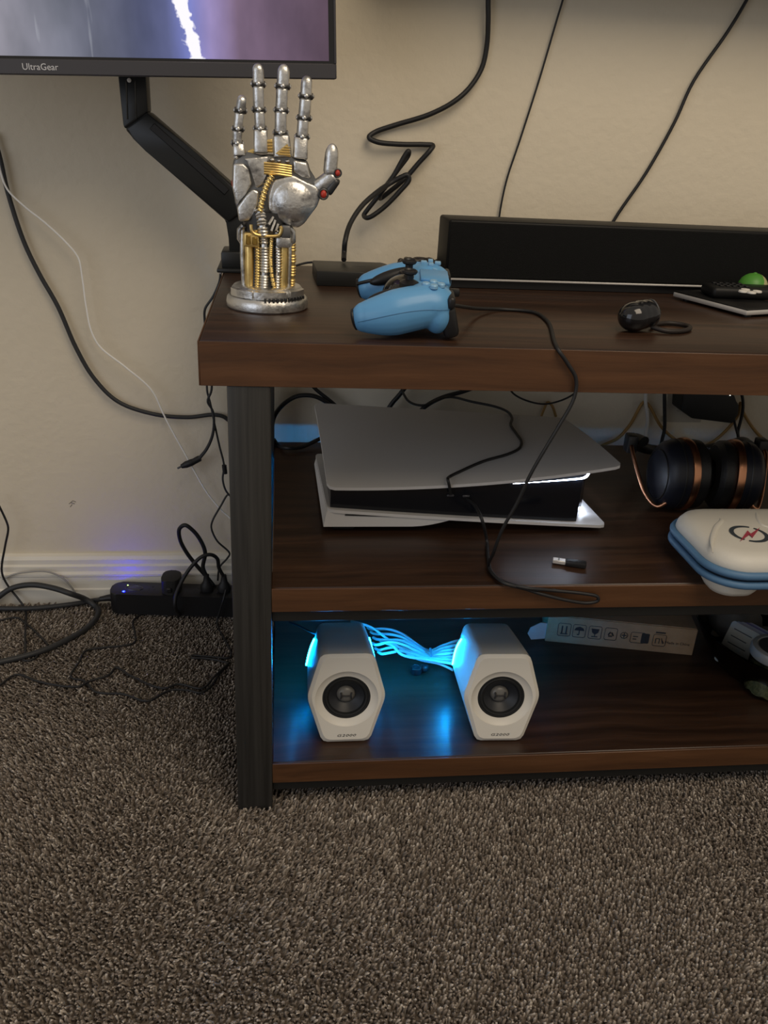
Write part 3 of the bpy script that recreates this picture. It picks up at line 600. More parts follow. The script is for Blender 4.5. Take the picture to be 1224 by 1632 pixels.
# slim tablet with silver edge, remote and green ball
TBp = Vector(AZ(1190, 503, H)); ang = math.atan2(.0136, .038)
TB = thing('tablet', 'slim black tablet with bright silver edge under the remote', 'tablet', (0.7048, 0.196, H), (0, 0, ang))
bm = bm_(); box(bm, 0, .090, 0, .139, .0035, .0105, .0022, 2); obj('silver_body', bm, SILV, TB)
bm = bm_(); box(bm, .0012, .0888, .0012, .1378, .0095, .0118, .0006, 1); obj('black_face', bm, mat('satin_black', (.006, .006, .006), .5, spec=.3), TB)
for cx, cy in ((.015, .012), (.078, .012), (.015, .124), (.078, .124)):
    bm = bm_(); lathe(bm, [(0, 0), (.006, 0), (.006, .0036), (0, .0036)], 12, (cx, cy, 0)); obj('foot', bm, BLK, TB)
RM = thing('remote_control', 'black remote with white round buttons lying on the tablet', 'remote', AZ(1135, 476, H+.0118), (0, 0, math.radians(-2)))
bm = bm_(); box(bm, 0, .17, 0, .046, 0, .016, .006, 3); obj('housing', bm, mat('remote_black', (.008, .008, .008), .45, spec=.3), RM)
for k in range(4):
    u, v = ((1185, 463.5), (1188.5, 461), (1198.5, 465.3), (1207, 463.6))[k]
    q = Vector(AZ(u if k != 1 else 1188, v, H+.0290))-Vector(RM.location)
    bm = bm_(); lathe(bm, [(0, 0), (.0062, 0), (.0064, .001), (.0058, .0024), (0, .003)], 18, (q.x, q.y, .0155)); obj('white_button', bm, WHITE, RM)
for i in range(5):
    for j in range(3):
        bm = bm_(); box(bm, .012+i*.0095, .018+i*.0095, .008+j*.012, .015+j*.012, .0155, .0180, .0012, 2); obj('rubber_button', bm, BLK, RM)
def ballmat():
    m = mat('green_ball_paint', (0.075, 0.26, 0.035), 0.4); nt = m.node_tree; b = nt.nodes['Principled BSDF']
    tc = nt.nodes.new('ShaderNodeTexCoord'); s = nt.nodes.new('ShaderNodeSeparateXYZ'); nt.links.new(tc.outputs['Object'], s.inputs[0])
    n = nt.nodes.new('ShaderNodeTexNoise'); n.inputs['Scale'].default_value = 220; nt.links.new(tc.outputs['Object'], n.inputs['Vector'])
    a = nt.nodes.new('ShaderNodeMath'); a.operation = 'MULTIPLY_ADD'; nt.links.new(n.outputs['Fac'], a.inputs[0]); a.inputs[1].default_value = .006; nt.links.new(s.outputs[0], a.inputs[2])
    r = nt.nodes.new('ShaderNodeMapRange'); r.inputs[1].default_value = .0095; r.inputs[2].default_value = .0110; nt.links.new(a.outputs[0], r.inputs[0])
    mx = nt.nodes.new('ShaderNodeMix'); mx.data_type = 'RGBA'; nt.links.new(r.outputs[0], mx.inputs[0]); mx.inputs[6].default_value = (0.075, 0.26, 0.035, 1); mx.inputs[7].default_value = (.42, .40, .20, 1)
    nt.links.new(mx.outputs[2], b.inputs['Base Color']); return m
bc = AY(1199, 457, .328)
bm = bm_(); ell(bm, (0, 0, 0), (.0215, .0215, .0205), 28, 18); ell(bm, (0, 0, .020), (.003, .003, .0016), 10, 6)
bm2 = obj('toy_ball', bm, ballmat(), None, 60); bm2.location = (bc[0], bc[1], H+.0206); tag(bm2, 'small green and yellow ball resting behind the remote', 'ball')

# ================================================================== MIDDLE SHELF
# game console ---------------------------------------------------------------
PW = mat('console_white', (0.58, 0.57, 0.56), 0.45)
PS = thing('game_console', 'white and black game console lying flat on the middle shelf', 'game console', (0.146, 0.150, ZM))
def qd(a, b, c, s): return a*(1-s)*(1-2*s)+4*b*s*(1-s)+c*s*(2*s-1)
def ztop(s, t_): return qd(.0685, .0755, .1025, s)*(1-t_)+qd(.103, .098, .093, s)*t_+.006*math.sin(math.pi*t_)*(1-.5*s)
def zlow(s, t_): return qd(.0365, .0225, .0115, s)*(1-t_)+qd(.020, .014, .012, s)*t_
def quad(s, t_, fl, fr, br, bl): return ((1-s)*(1-t_)*fl[0]+s*(1-t_)*fr[0]+s*t_*br[0]+(1-s)*t_*bl[0], (1-s)*(1-t_)*fl[1]+s*(1-t_)*fr[1]+s*t_*br[1]+(1-s)*t_*bl[1])
def plate_bm(zf, th, fl, fr, br, bl, down=False, ns=40, nt_=24, rc=.026):
    bm = bm_(); top = []; bot = []
    for i in range(ns+1):
        ra, rb = [], []
        for j in range(nt_+1):
            s, t_ = i/ns, j/nt_
            # round the corners of the unit square
            ss, tt = s, t_
            def rnd(s, t_):
                cx = min(max(s, rc), 1-rc); cy = min(max(t_, rc*1.5), 1-rc*1.5); dx, dy = (s-cx)/rc, (t_-cy)/(rc*1.5)
                l = max(abs(dx), abs(dy)); q = math.hypot(dx, dy)
                if q > 1e-6 and dx*dy != 0: k = l/q; dx *= k; dy *= k
                return cx+dx*rc, cy+dy*rc*1.5
            ss, tt = rnd(s, t_)
            x, y = quad(ss, tt, fl, fr, br, bl); z = zf(ss, tt)
            ra.append(bm.verts.new((x, y, z))); rb.append(bm.verts.new((x, y, z-th)))
        top.append(ra); bot.append(rb)
    for i in range(ns):
        for j in range(nt_):
            bm.faces.new((top[i][j], top[i+1][j], top[i+1][j+1], top[i][j+1])); bm.faces.new((bot[i][j], bot[i][j+1], bot[i+1][j+1], bot[i+1][j]))
    for i in range(ns):
        bm.faces.new((top[i][0], bot[i][0], bot[i+1][0], top[i+1][0])); bm.faces.new((top[i][nt_], top[i+1][nt_], bot[i+1][nt_], bot[i][nt_]))
    for j in range(nt_):
        bm.faces.new((top[0][j], top[0][j+1], bot[0][j+1], bot[0][j])); bm.faces.new((top[ns][j], bot[ns][j], bot[ns][j+1], top[ns][j+1]))
    return bm
bm = plate_bm(ztop, .0042, (0, 0), (.404, 0), (.393, .235), (-.009, .262)); obj('top_plate', bm, PW, PS, 45)
bm = plate_bm(zlow, .0042, (.001, -.001), (.396, .0), (.380, .235), (-.006, .255)); obj('bottom_plate', bm, PW, PS, 45)
# disc drive bulge under the left half
bm = bm_(); rs = []
for i in range(15):
    s = i/14; x = .000+.168*s; zt_ = zlow(x/.396, .0)-.0040; zb_ = .0095+max(0, (s-.7)/.3)**2*(zt_-.0115)
    rs.append([Vector((x-.004*(1-s), .002, zb_)), Vector((x, .0015, zt_)), Vector((x-.006, .24, .016)), Vector((x-.008, .24, .007))])
rings(bm, rs); dd = obj('disc_drive_cover', bm, PW, PS, 30)
bm = bm_(); a, b = AY(550, 821, .15), AY(698, 825, .15); o_ = Vector(PS.location); a = Vector(a)-o_; b = Vector(b)-o_
tube(bm, [(a.x, .0010, a.z), (b.x, .0010, b.z)], .0012, 6); obj('disc_slot', bm, BLK, dd)
# black core
bm = bm_(); rs = []
for i in range(25):
    s = .012+.90*i/24; xx = .404*s; k = max(0, (s-.86)/.052); inset = .030*(1-math.sqrt(max(0, 1-min(1, k)**2))); zt_ = ztop(s, .03)-.0055-.0115*s*s; zl_ = zlow(s, .03)+.0005
    zt2 = ztop(s, .8)-.005; zl2 = zlow(s, .8)+.0005
    rs.append([Vector((xx, .008+inset, zl_)), Vector((xx, .0065+inset, (zl_+zt_)/2)), Vector((xx, .008+inset, zt_)), Vector((xx, .215-inset, zt2)), Vector((xx, .215-inset, zl2))])
rings(bm, rs); core_ = obj('black_core', bm, mat('piano_black', (.004, .005, .008), .16), PS, 40)
LED = mat('white_blue_light', (.8, .85, 1), .5, emit=(.72, .82, 1.0), estr=40)
bm = bm_(); P = []
for i in range(22):
    s = .63+.275*i/21; k = max(0, (s-.86)/.052); inset = .030*(1-math.sqrt(max(0, 1-min(1, k)**2))); P.append((.404*s, .0072+inset, ztop(s, .03)-.0050-.0115*s*s))
tube(bm, P, .001, 6, rfun=lambda q: .0003+.0013*q*q); obj('light_strip', bm, LED, core_)
P2 = []
for i in range(8):
    s = .919; P2.append((.404*s, .034+.02*i, zlow(s, .1+.07*i)+.006))
bm = bm_(); tube(bm, P2, .0012, 6); obj('light_strip', bm, LED, core_)
for u, v, wd in ((718, 790, .010), (743, 791, .010)):
    p = Vector(AY(u, v, .1555))-o_; bm = bm_(); box(bm, p.x-wd/2, p.x+wd/2, .0050, .0075, p.z-.0016, p.z+.0016, .0008, 1); k = obj('port', bm, mat('port_grey', (.10, .10, .11), .35, .6), core_)
bm = bm_(); lathe(bm, [(0, 0), (.052, 0), (.055, .002), (.055, .0075), (0, .0078)], 32, (.21, .13, 0)); obj('stand', bm, BLK, PS)
bm = bm_(); box(bm, .01, .05, .20, .235, 0, .014, .003, 1); box(bm, .34, .375, .20, .225, 0, .009, .002, 1); box(bm, .008, .04, .012, .03, 0, .0105, .002, 1); obj('foot', bm, BLK, PS)

# lead lying over the console
def topz(x, y): 
    s = min(1, max(0, (x-.146)/.404)); t_ = min(1, max(0, (y-.15)/.25)); return ZM+ztop(s, t_)
def on_top(u, v, lift=.0022):
    z = ZM+.09
    for _ in range(8): p = AZ(u, v, z); z = topz(p[0], p[1])+lift
    return p
pts = [AY(640, 622, .50), AY(652, 640, .47), AY(676, 646, .44)]+[on_top(u, v) for u, v in ((705, 634.5), (722, 633), (751, 640), (789, 648), (808, 655.5), (816, 666), (814, 677), (823, 691), (831, 704), (827, 715), (809, 724), (771, 735), (732, 752), (716, 760))]
pts += [AY(714, 765, .146), AY(716, 774, .1455), AY(718, 788, .152)]
cable('console_lead', 'thin black lead snaking over the white console top', pts, .0021, CORD, 6, 8)

# flash drive
U = thing('flash_drive', 'small black flash drive with metal plug near the shelf front', 'flash drive', AZ(905, 901, ZM), (0, 0, math.radians(-19)))
bm = bm_(); box(bm, -.004, .023, -.0055, .0055, .0005, .0085, .002, 2); obj('body', bm, BLK, U)
bm = bm_(); box(bm, -.020, -.0035, -.0047, .0047, .002, .0068, .0006, 1); k = obj('plug', bm, SILV, U)
bm = bm_(); box(bm, -.0135, -.0115, -.0030, -.0012, .0066, .0070); box(bm, -.0135, -.0115, .0012, .0030, .0066, .0070); obj('contact_hole', bm, INK, k)

# headphones -------------------------------------------------------------------
HP = thing('headphones', 'black headphones with copper rings lying behind the white case', 'headphones', (0.725, 0.235, ZM), (0, 0, math.radians(-4)))
def drum(prof, xc, zc=.056, yc=0.0, tilt=0, nm='part', m=BLK, parent=None, n=40, sz=1.12):
    bm = bm_(); M = Matrix.Translation((xc, yc, zc)) @ Matrix.Rotation(tilt, 4, 'Z') @ Matrix.Rotation(math.pi/2, 4, 'Y') @ Matrix.Diagonal((sz, 1, 1, 1)); lathe(bm, prof, n, M=M); return obj(nm, bm, m, parent or HP)
CUSH = mat('black_leatherette', (.009, .009, .009), .38, bump=.2, bscale=500)
for s in (-1, 1):
    xc = -.006+s*.010
    T_ = s*-.10
    def f(pr): return [(r, s*z) for r, z in pr]
    cu = drum(f([(.020, 0), (.040, 0), (.0465, .006), (.0475, .014), (.0445, .022), (.040, .024), (.020, .022)]), xc, tilt=T_, nm='ear_cushion', m=CUSH)
    drum(f([(.0430, .0225), (.0490, .0225), (.0500, .0255), (.0500, .0300), (.0490, .0330), (.0430, .0330)]), xc, tilt=T_, nm='copper_ring', m=COPPER)
    sh_ = drum(f([(.030, .032), (.0470, .0325), (.0475, .045), (.0450, .056), (.0380, .064), (.0300, .067), (.012, .0685), (0, .069)]), xc, tilt=T_, nm='ear_shell', m=NAVY)
    drum(f([(.0478, .0420), (.0484, .0430), (.0484, .0440), (.0478, .0450)]), xc, tilt=T_, nm='shell_groove', m=BLK, parent=sh_)
    drum(f([(.0320, .066), (.0325, .0675), (.0345, .0670), (.0350, .0645)]), xc, tilt=T_, nm='cap_ring', m=BLK, parent=sh_)
    # yoke
    x2 = xc+s*.073
    bm = bm_(); tube(bm, spline([(xc+s*.050, -.034, .026), (xc+s*.066, -.030, .014), (x2+s*.006, -.012, .024), (x2+s*.016, .012, .052), (x2+s*.022, .034, .078), (x2+s*.020, .050, .086)], 8), .0030, 10); yk = obj('yoke', bm, COPPER, HP)
    bm = bm_(); ell(bm, (xc+s*.050, -.036, .026), (.006, .004, .004), 10, 8); obj('pivot', bm, SILV, yk)
    bm = bm_(); box(bm, x2+s*.020-.008, x2+s*.020+.008, .040, .062, .070, .098, .003, 2); obj('hinge_block', bm, BLK, yk)
bm = bm_(); tube(bm, spline([(-.088, .052, .086), (-.092, .085, .080), (-.078, .120, .060), (-.045, .150, .040), (0, .163, .032), (.045, .150, .040), (.075, .120, .060), (.085, .085, .080), (.080, .052, .086)], 8), .009, 12, flat=.8); obj('headband', bm, CUSH, HP)

# white carrying case ------------------------------------------------------------
CW = mat('case_white', (0.60, 0.58, 0.52), 0.5, bump=.1, bscale=700)
CB = mat('case_blue_piping', (0.075, 0.17, 0.30), 0.5)
CS = thing('carrying_case', 'white hard-shell zip case with blue piping and lightning logo', 'case', (0.744, 0.040, ZM), (0, 0, math.radians(0)))
def rrect(hx, hy, r, n=8, cx=0, cy=0):
    P = []
    for qx, qy, a0 in ((1, 1, 0), (-1, 1, 90), (-1, -1, 180), (1, -1, 270)):
        for i in range(n+1):
            a = math.radians(a0+90*i/n); P.append((cx+qx*(hx-r)+r*math.cos(a), cy+qy*(hy-r)+r*math.sin(a)))
    return P
def loft(levels, nm, m, parent, ang=40):
    bm = bm_(); rings(bm, [[Vector((x, y, z)) for x, y in rrect(hx, hy, r)] for hx, hy, r, z in levels]); return obj(nm, bm, m, parent, ang)
lid = loft([(.134, .079, .045, .0370), (.135, .080, .045, .0395), (.1335, .0785, .044, .047), (.129, .074, .041, .0535), (.122, .067, .036, .0570), (.112, .057, .030, .0582), (.06, .02, .015, .0590)], 'lid', CW, CS, 60)
for z in (.0345, .0215):
    bm = bm_(); P = [(x, y, z) for x, y in rrect(.1365, .0815, .046, 10)]; tube(bm, P, .0050, 10, closed=True); obj('piping', bm, CB, CS)
loft([(.133, .078, .044, .0215), (.133, .078, .044, .0350)], 'zip_tape', mat('zip_dark_blue', (.020, .035, .060), .6), CS)
loft([(.105, .048, .030, .0135), (.122, .066, .036, .0145), (.1325, .0775, .044, .0190), (.134, .079, .045, .0225)], 'tray', CW, CS, 60)
for cx in (-.097, .097):
    bm = bm_()
    rs = [[Vector((cx+x, -.045+y, z)) for x, y in rrect(hx, hy, r)] for hx, hy, r, z in ((.022, .022, .018, -.0000), (.028, .027, .022, .0015), (.032, .031, .025, .008), (.037, .034, .030, .0205))]
    rings(bm, rs); obj('grip_foot', bm, CW, CS, 60)
bm = bm_(); box(bm, -.10, .10, .01, .06, 0, .0150, .004, 2); obj('base_pad', bm, CW, CS)
# moulded ridges on the lid
for pq in ([(1147, 826), (1150, 829), (1142, 839), (1136, 855), (1134.5, 868), (1136, 881)], [(1206, 817), (1209, 828), (1216, 837), (1228, 841), (1245, 842)]):
    pts = [Vector(AZ(u, v, ZM+.0585))-Vector(CS.location) for u, v in pq]
    bm = bm_(); tube(bm, spline(pts, 8), .0032, 10, rfun=lambda q: .0006+.0030*math.sin(math.pi*min(1, q*1.1+.02))**.6 if q < .9 else .0012); bmesh.ops.scale(bm, vec=(1, 1, .55), space=Matrix.Translation((0, 0, -.0585)), verts=bm.verts); obj('moulded_ridge', bm, CW, lid, 80)
# printed badge
def flat_poly(pts, z, th=.0004):
    bm = bm_(); prism(bm, pts, z, z+th, 'xy'); return bm
L0 = Vector(AZ(1194, 851, ZM+.0592))-Vector(CS.location)
zlid = .0588
for a0, a1 in ((62, 228), (242, 408)):
    P = []; n = 26
    for i in range(n+1):
        a = math.radians(a0+(a1-a0)*i/n); w_ = .0016+.0012*math.sin(math.pi*i/n); P.append((L0.x+.0215*math.cos(a), L0.y+.0215*math.sin(a), w_))
    bm = bm_(); vo = []; 
    outer = [(L0.x+(.0215+w_)*math.cos(math.radians(a0+(a1-a0)*i/n)), L0.y+(.0215+w_)*math.sin(math.radians(a0+(a1-a0)*i/n))) for i, (_, _, w_) in enumerate(P)]
    inner = [(L0.x+(.0215-w_)*math.cos(math.radians(a0+(a1-a0)*i/n)), L0.y+(.0215-w_)*math.sin(math.radians(a0+(a1-a0)*i/n))) for i, (_, _, w_) in enumerate(P)]
    for i in range(n):
        vs = [bm.verts.new((*p, zlid+.0008)) for p in (outer[i], outer[i+1], inner[i+1], inner[i])]; bm.faces.new(vs)
    bmesh.ops.remove_doubles(bm, verts=bm.verts, dist=1e-6); obj('badge_ring', bm, mat('badge_slate', (.035, .045, .055), .5), lid)
oc = Vector(CS.location)
bolt = [(1000+u/5.464, 680+v/5.464) for u, v in ((985, 990), (1046, 902), (1074, 930), (1153, 878), (1090, 962), (1062, 936))]
bm = bm_(); prism(bm, [((Vector(AZ(u, v, ZM+.0605))-oc).x, (Vector(AZ(u, v, ZM+.0605))-oc).y) for u, v in bolt], zlid+.0006, zlid+.0016, 'xy'); obj('badge_bolt', bm, mat('badge_crimson', (.33, .045, .07), .5), lid)

# cords, outlet and adapter on the wall behind the table ---------------------------
OUT = thing('wall_outlet', 'cream wall outlet plate behind the table shelf', 'outlet', (0.836, W, 0.4285))
PLM = mat('outlet_cream', (.50, .45, .36), .4)
bm = bm_(); box(bm, -.0385, .0385, -.006, 0, -.057, .057, .0025, 2); obj('plate', bm, PLM, OUT)
for z in (-.020, .020):
    bm = bm_(); box(bm, -.017, .017, -.0085, -.005, z-.014, z+.014, .003, 2); so = obj('socket', bm, PLM, OUT)
    for x in (-.0065, .0065): bm = bm_(); box(bm, x-.001, x+.001, -.0090, -.0080, z-.004, z+.005); obj('slot', bm, INK, so)
AD = thing('power_adapter', 'bulky black power adapter plugged into the wall outlet', 'adapter', (0.858, W-.0095, 0.418))
q = [Vector(AY(u, v, W-.035))-Vector(AD.location) for u, v in ((1082, 626), (1079, 650), (1096, 662), (1160, 670), (1169, 655), (1170, 640), (1160, 628), (1158, 618), (1084, 618))]
bm = bm_(); prism(bm, [(p.x, p.z) for p in q], -.045, 0, 'xz', .003, 2); obj('housing', bm, BLKM, AD)
p = Vector(AY(1164, 630, W-.056))-Vector(AD.location); bm = bm_(); ell(bm, (p.x, -.0455, p.z), (.0012, .0012, .0012), 8, 6); obj('indicator', bm, mat('indicator_white', (1, 1, 1), .5, emit=(1, .95, .85), estr=2), AD)
yw = W-.014
cable('tan_cable', 'tan cord draped in two swags on the wall above the shelf', ypts([(950, 716), (962, 709), (984, 699), (1004, 677), (1026, 641), (1034, 646), (1053, 679), (1081, 704), (1108, 716), (1136, 704), (1159, 684), (1177, 660), (1180, 642), (1185, 658), (1203, 686), (1222, 704), (1240, 712)], yw), .0030, YCORD)
cable('tan_looped_cable', 'short looped end of tan cord behind the white console', ypts([(862, 665), (868, 650), (873, 641), (880, 647), (886, 664)], yw), .0024, YCORD)
cable('white_cable', 'short white cord hanging from the peak of the tan cord', ypts([(1030, 622), (1029, 640), (1032, 666), (1030, 688), (1026, 712)], yw-.006), .0034, WCORD)
cable('hanging_cable', 'straight black cord left of the wall outlet', ypts([(1059, 610), (1059, 640), (1059, 684), (1055, 702), (1050, 725)], yw-.012), .0034, CORD)
cable('hanging_cable', 'long black cord crossing right of the black power adapter', ypts([(1176, 612), (1183, 632), (1184, 653), (1180, 672), (1176, 688), (1178, 704), (1182, 725)], yw-.012), .0030, CORD)
cable('adapter_cable', 'thin black cord dropping from the right end of the power adapter', ypts([(1165, 654), (1168, 662), (1173, 683), (1179, 703), (1186, 722)], W-.030), .0024, CORD)
cable('thin_swag_cable', 'thin black cord swagging under the table top past the console', ypts([(808, 612), (818, 627), (838, 638), (866, 644), (892, 639), (914, 628), (928, 612)], W-.03), .0017, CORD)
cable('looped_cable', 'black cable arching behind the leg left of the console', ypts([(432, 690), (437, 664), (451, 645), (472, 632), (492, 630), (508, 634), (530, 650), (545, 690)], W-.035), .0040, CORD)
cable('slanted_cable', 'short slanted black cable above the console left corner', ypts([(492, 608), (505, 622), (524, 637), (545, 655)], W-.03), .0034, CORD)
cable('shelf_cable', 'black cable resting on the shelf back left of the console', [AY(436, 700, .50), AY(443, 709, .49), AZ(458, 714, ZM+.008), AZ(478, 713, ZM+.006), AZ(494, 707, ZM+.008), AY(512, 698, .50), AY(530, 690, .52)], .0034, CORD)
cable('rear_cable', 'black cable rising left behind the middle of the console', ypts([(610, 668), (624, 644), (636, 630), (650, 612)], W-.03), .0042, CORD)
cable('rear_cable', 'black cable rising right behind the middle of the console', ypts([(660, 664), (682, 645), (706, 633), (738, 624), (770, 612)], W-.035), .0040, CORD)

# ================================================================== LOWER SHELF
SPW = mat('speaker_white', (0.66, 0.63, 0.56), 0.42)
BLED = mat('blue_led', (0.1, 0.5, 1), .5, emit=(0.0009, 0.33, 1.0), estr=800)
DLED = mat('dim_blue_led', (0.1, 0.5, 1), .5, emit=(0.004, 0.36, 1.0), estr=170)
CONE = mat('cone_grey', (.018, .020, .024), .45)
def hexo(k, zk=0.0):
    return [(-.036*k, .138+zk), (.036*k, .138+zk), (.054*k, .072), (.0325*k, 0), (-.0325*k, 0), (-.054*k, .072)]
def rpoly(poly, r, n=4):
    out = []
    for i, p in enumerate(poly):
        a, b, c = Vector(poly[i-1]), Vector(p), Vector(poly[(i+1) % len(poly)]); d1 = (a-b).normalized(); d2 = (c-b).normalized()
        for j in range(n+1):
            t_ = j/n; q = (b+d1*r)*(1-t_)**2+b*2*t_*(1-t_)+(b+d2*r)*t_**2; out.append((q.x, q.y))
    return out
def make_speaker(loc, rz, label, right_led):
    T = thing('desktop_speaker', label, 'speaker', loc, (0, 0, rz), 'pair of white speakers on the bottom shelf')
    # cabinet skin, open at the front
    bm = bm_(); secs = [(.0065, 1.0), (.05, .985), (.10, .955), (.124, .93), (.131, .88)]
    rs = [[Vector((x, y, z)) for x, z in rpoly([(a, max(b*(1 if k > .9 else .97), .0)+(0.003 if k < .9 and b == 0 else 0)) for a, b in hexo(k)], .010)] for y, k in secs]
    rings(bm, rs, False); bmesh.ops.holes_fill(bm, edges=[e for e in bm.edges if e.is_boundary and e.verts[0].co.y > .12]); obj('cabinet', bm, SPW, T, 40)
    # front baffle: ring-shaped face with dish
    bm = bm_(); n = 72; cz = .069
    def cast(poly, a):
        d = Vector((math.cos(a), math.sin(a))); best = None
        for i in range(len(poly)):
            p, q = Vector(poly[i])-Vector((0, cz)), Vector(poly[(i+1) % len(poly)])-Vector((0, cz)); e_ = q-p; den = d.x*e_.y-d.y*e_.x
            if abs(den) < 1e-12: continue
            t_ = (p.x*e_.y-p.y*e_.x)/den; u_ = (p.x*d.y-p.y*d.x)/den
            if t_ > 0 and -1e-6 <= u_ <= 1+1e-6 and (best is None or t_ < best): best = t_
        return (d.x*best, cz+d.y*best)
    po, pi_ = rpoly(hexo(1.0), .010, 7), rpoly([(a*.90, .072+(b-.072)*.925) for a, b in hexo(1.0)], .010, 7)
    an = [2*math.pi*i/n for i in range(n)]
    outer = [cast(po, a) for a in an]; inn = [cast(pi_, a) for a in an]
    def circ(r, y): return [Vector((r*math.cos(a), y, cz+r*math.sin(a))) for a in an]
    rs = [[Vector((x, .0066, z)) for x, z in outer], [Vector((x, .0035, z)) for x, z in outer], [Vector((x, .0, z)) for x, z in inn], circ(.0430, 0.0), circ(.0422, .0010), circ(.0350, .0052), circ(.0330, .0056), circ(.0330, .011)]
    rings(bm, rs, False); bf = obj('front_baffle', bm, SPW, T, 25)
    M = Matrix.Translation((0, .0100, cz)) @ Matrix.Rotation(math.pi/2, 4, 'X')
    bm = bm_(); lathe(bm, [(.0335, -.004), (.0335, .0040), (.0318, .0046), (.0300, .0040)], 40, M=M); lathe(bm, [(.0302, .0035), (.0285, .0055), (.0262, .0050), (.0245, .0020)], 40, M=M); dr = obj('driver_surround', bm, mat('surround_black', (.008, .009, .010), .45), T)
    bm = bm_(); lathe(bm, [(.0252, .0020), (.0200, -.0030), (.0130, -.0080), (.0120, -.0085), (0, -.009)], 40, M=M); obj('driver_cone', bm, CONE, T)
    bm = bm_(); lathe(bm, [(.0128, -.0086), (.0124, -.0062), (.0095, -.0035), (.0050, -.0020), (0, -.0016)], 28, M=M); dc = obj('dust_cap', bm, mat('cap_grey', (.13, .125, .115), .35), T)
    # emblem on the cap: two short uprights joined by a bar
    bm = bm_()
    for s in (-1, 1): tube(bm, spline([(s*.0075, .0112, cz+.0050), (s*.0066, .0103, cz), (s*.0075, .0112, cz-.0050)], 4), .0011, 6)
    tube(bm, [(-.0066, .0108, cz), (0, .0100, cz), (.0066, .0108, cz)], .0009, 6); obj('cap_emblem', bm, INK, dc)
    bm = text_bm('G2000', .0052, .00012, .25, 'CENTER', 1.15); xf(bm, bm.verts, Matrix.Translation((0, -.0003, .0118)) @ Matrix.Rotation(math.pi/2, 4, 'X') @ Matrix.Diagonal((1.65, 1, 1, 1))); obj('model_lettering', bm, INK, bf)
    # light strips along the rear of the upper side facets
    for s in (-1, 1):
        bm = bm_()
        P = []
        for i in range(9):
            q = i/8; z = .074+.044*q; k = .95; x = s*(.054+(.036-.054)*(z-.072)/.066)*k
            P.append(Vector((x*1.0+s*.0010, .108+.010*math.sin(q*math.pi), z)))
        tube(bm, P, .0012, 8); obj('light_strip', bm, right_led if s > 0 else BLED, T)
    # the whole body leans back; its underside is cut flat where it meets the shelf
    LM = Matrix.Rotation(math.radians(-12), 4, 'X') @ Matrix.Diagonal((1, 1, .935, 1))
    for ch in list(T.children)+[c for k in T.children for c in k.children]:
        ch.data.transform(LM)
        for v in ch.data.vertices:
            if v.co.z < 0.0: v.co.z = 0.0
        ch.data.update()
    for x in (-.022, .022):
        for y in (.012, .105):
            bm = bm_(); lathe(bm, [(0, -.0018), (.006, -.0018), (.006, .0012), (0, .0012)], 12, (x, y, 0)); obj('rubber_foot', bm, BLK, T)
    return T
make_speaker((0.1735, 0.0365, ZB+.0018), math.radians(0), 'white hexagonal speaker nearer the charcoal table leg', BLED)
make_speaker((0.387, 0.028, ZB+.0018), math.radians(-2), 'white hexagonal speaker nearer the cardboard box', DLED)

# bundled white speaker cable
WB_ = thing('speaker_cable_bundle', 'bundle of white cable tied between the two white speakers', 'cable', AZ(685, 1046, ZB))
o_ = Vector(WB_.location)
def bz(u, v, z): return Vector(AZ(u, v, ZB+z))-o_
lefts = [(592, 1003), (597, 1010), (601, 1019), (600, 1028), (604, 1036), (609, 1042), (612, 1024)]
for i, (u, v) in enumerate(lefts):
    mid = (684+random.uniform(-3, 3), 1037+i*2.4); z0 = .012+.004*(i % 4)
    bulge = (640, 1010+i*5.5)
    rt = (726, 1022+i*6)
    pts = [bz(u-6, v-3, z0+.010), bz(u, v, z0+.014), bz((u+bulge[0])/2, (v+bulge[1])/2-4+2*(i % 3), z0+.018), bz(*bulge, z0+.010), bz(*mid, .004+.0022*i), bz((mid[0]+rt[0])/2, (mid[1]+rt[1])/2, z0+.004), bz(*rt, z0+.006), bz(rt[0]+12, rt[1]-2, z0+.004)]
    bm = bm_(); tube(bm, spline(pts, 6), .0023, 8); obj('strand', bm, WCORD, WB_)
bm = bm_(); tube(bm, spline([bz(560, 990, .03), bz(575, 994, .045), bz(592, 1000, .045), bz(625, 1024, .035), bz(665, 1050, .012), bz(700, 1058, .006), bz(722, 1068, .004)], 6), .0020, 8); obj('strand', bm, WCORD, WB_)
bm = bm_(); torus(bm, .0125, .0016, 20, 6, zto(bz(686, 1044, .011), (1, -.1, 0)), 1, .8); obj('twist_tie', bm, mat('tie_grey', (.22, .24, .26), .5), WB_)
N = thing('cable_clip', 'small black clip lying in front of the white cable bundle', 'clip', AZ(667, 1072, ZB))
bm = bm_(); lathe(bm, [(0, 0), (.0085, 0), (.0095, .003), (.0075, .010), (0, .011)], 18, (-.004, 0, 0)); ell(bm, (.009, .003, .0065), (.0075, .0065, .0065), 14, 10); obj('clip_body', bm, BLK, N)
bm = bm_(); torus(bm, .0070, .0014, 18, 6, Matrix.Translation((-.004, 0, .010))); obj('clip_ring', bm, BLK, N)
cable('speaker_lead', 'dark thin lead running to the rear of the left white speaker', [Vector(AY(462, 992, .30)), Vector(AY(480, 999, .26)), Vector(AY(500, 1009, .19)), Vector(AY(516, 1013, .172))], .0018, CORDG)

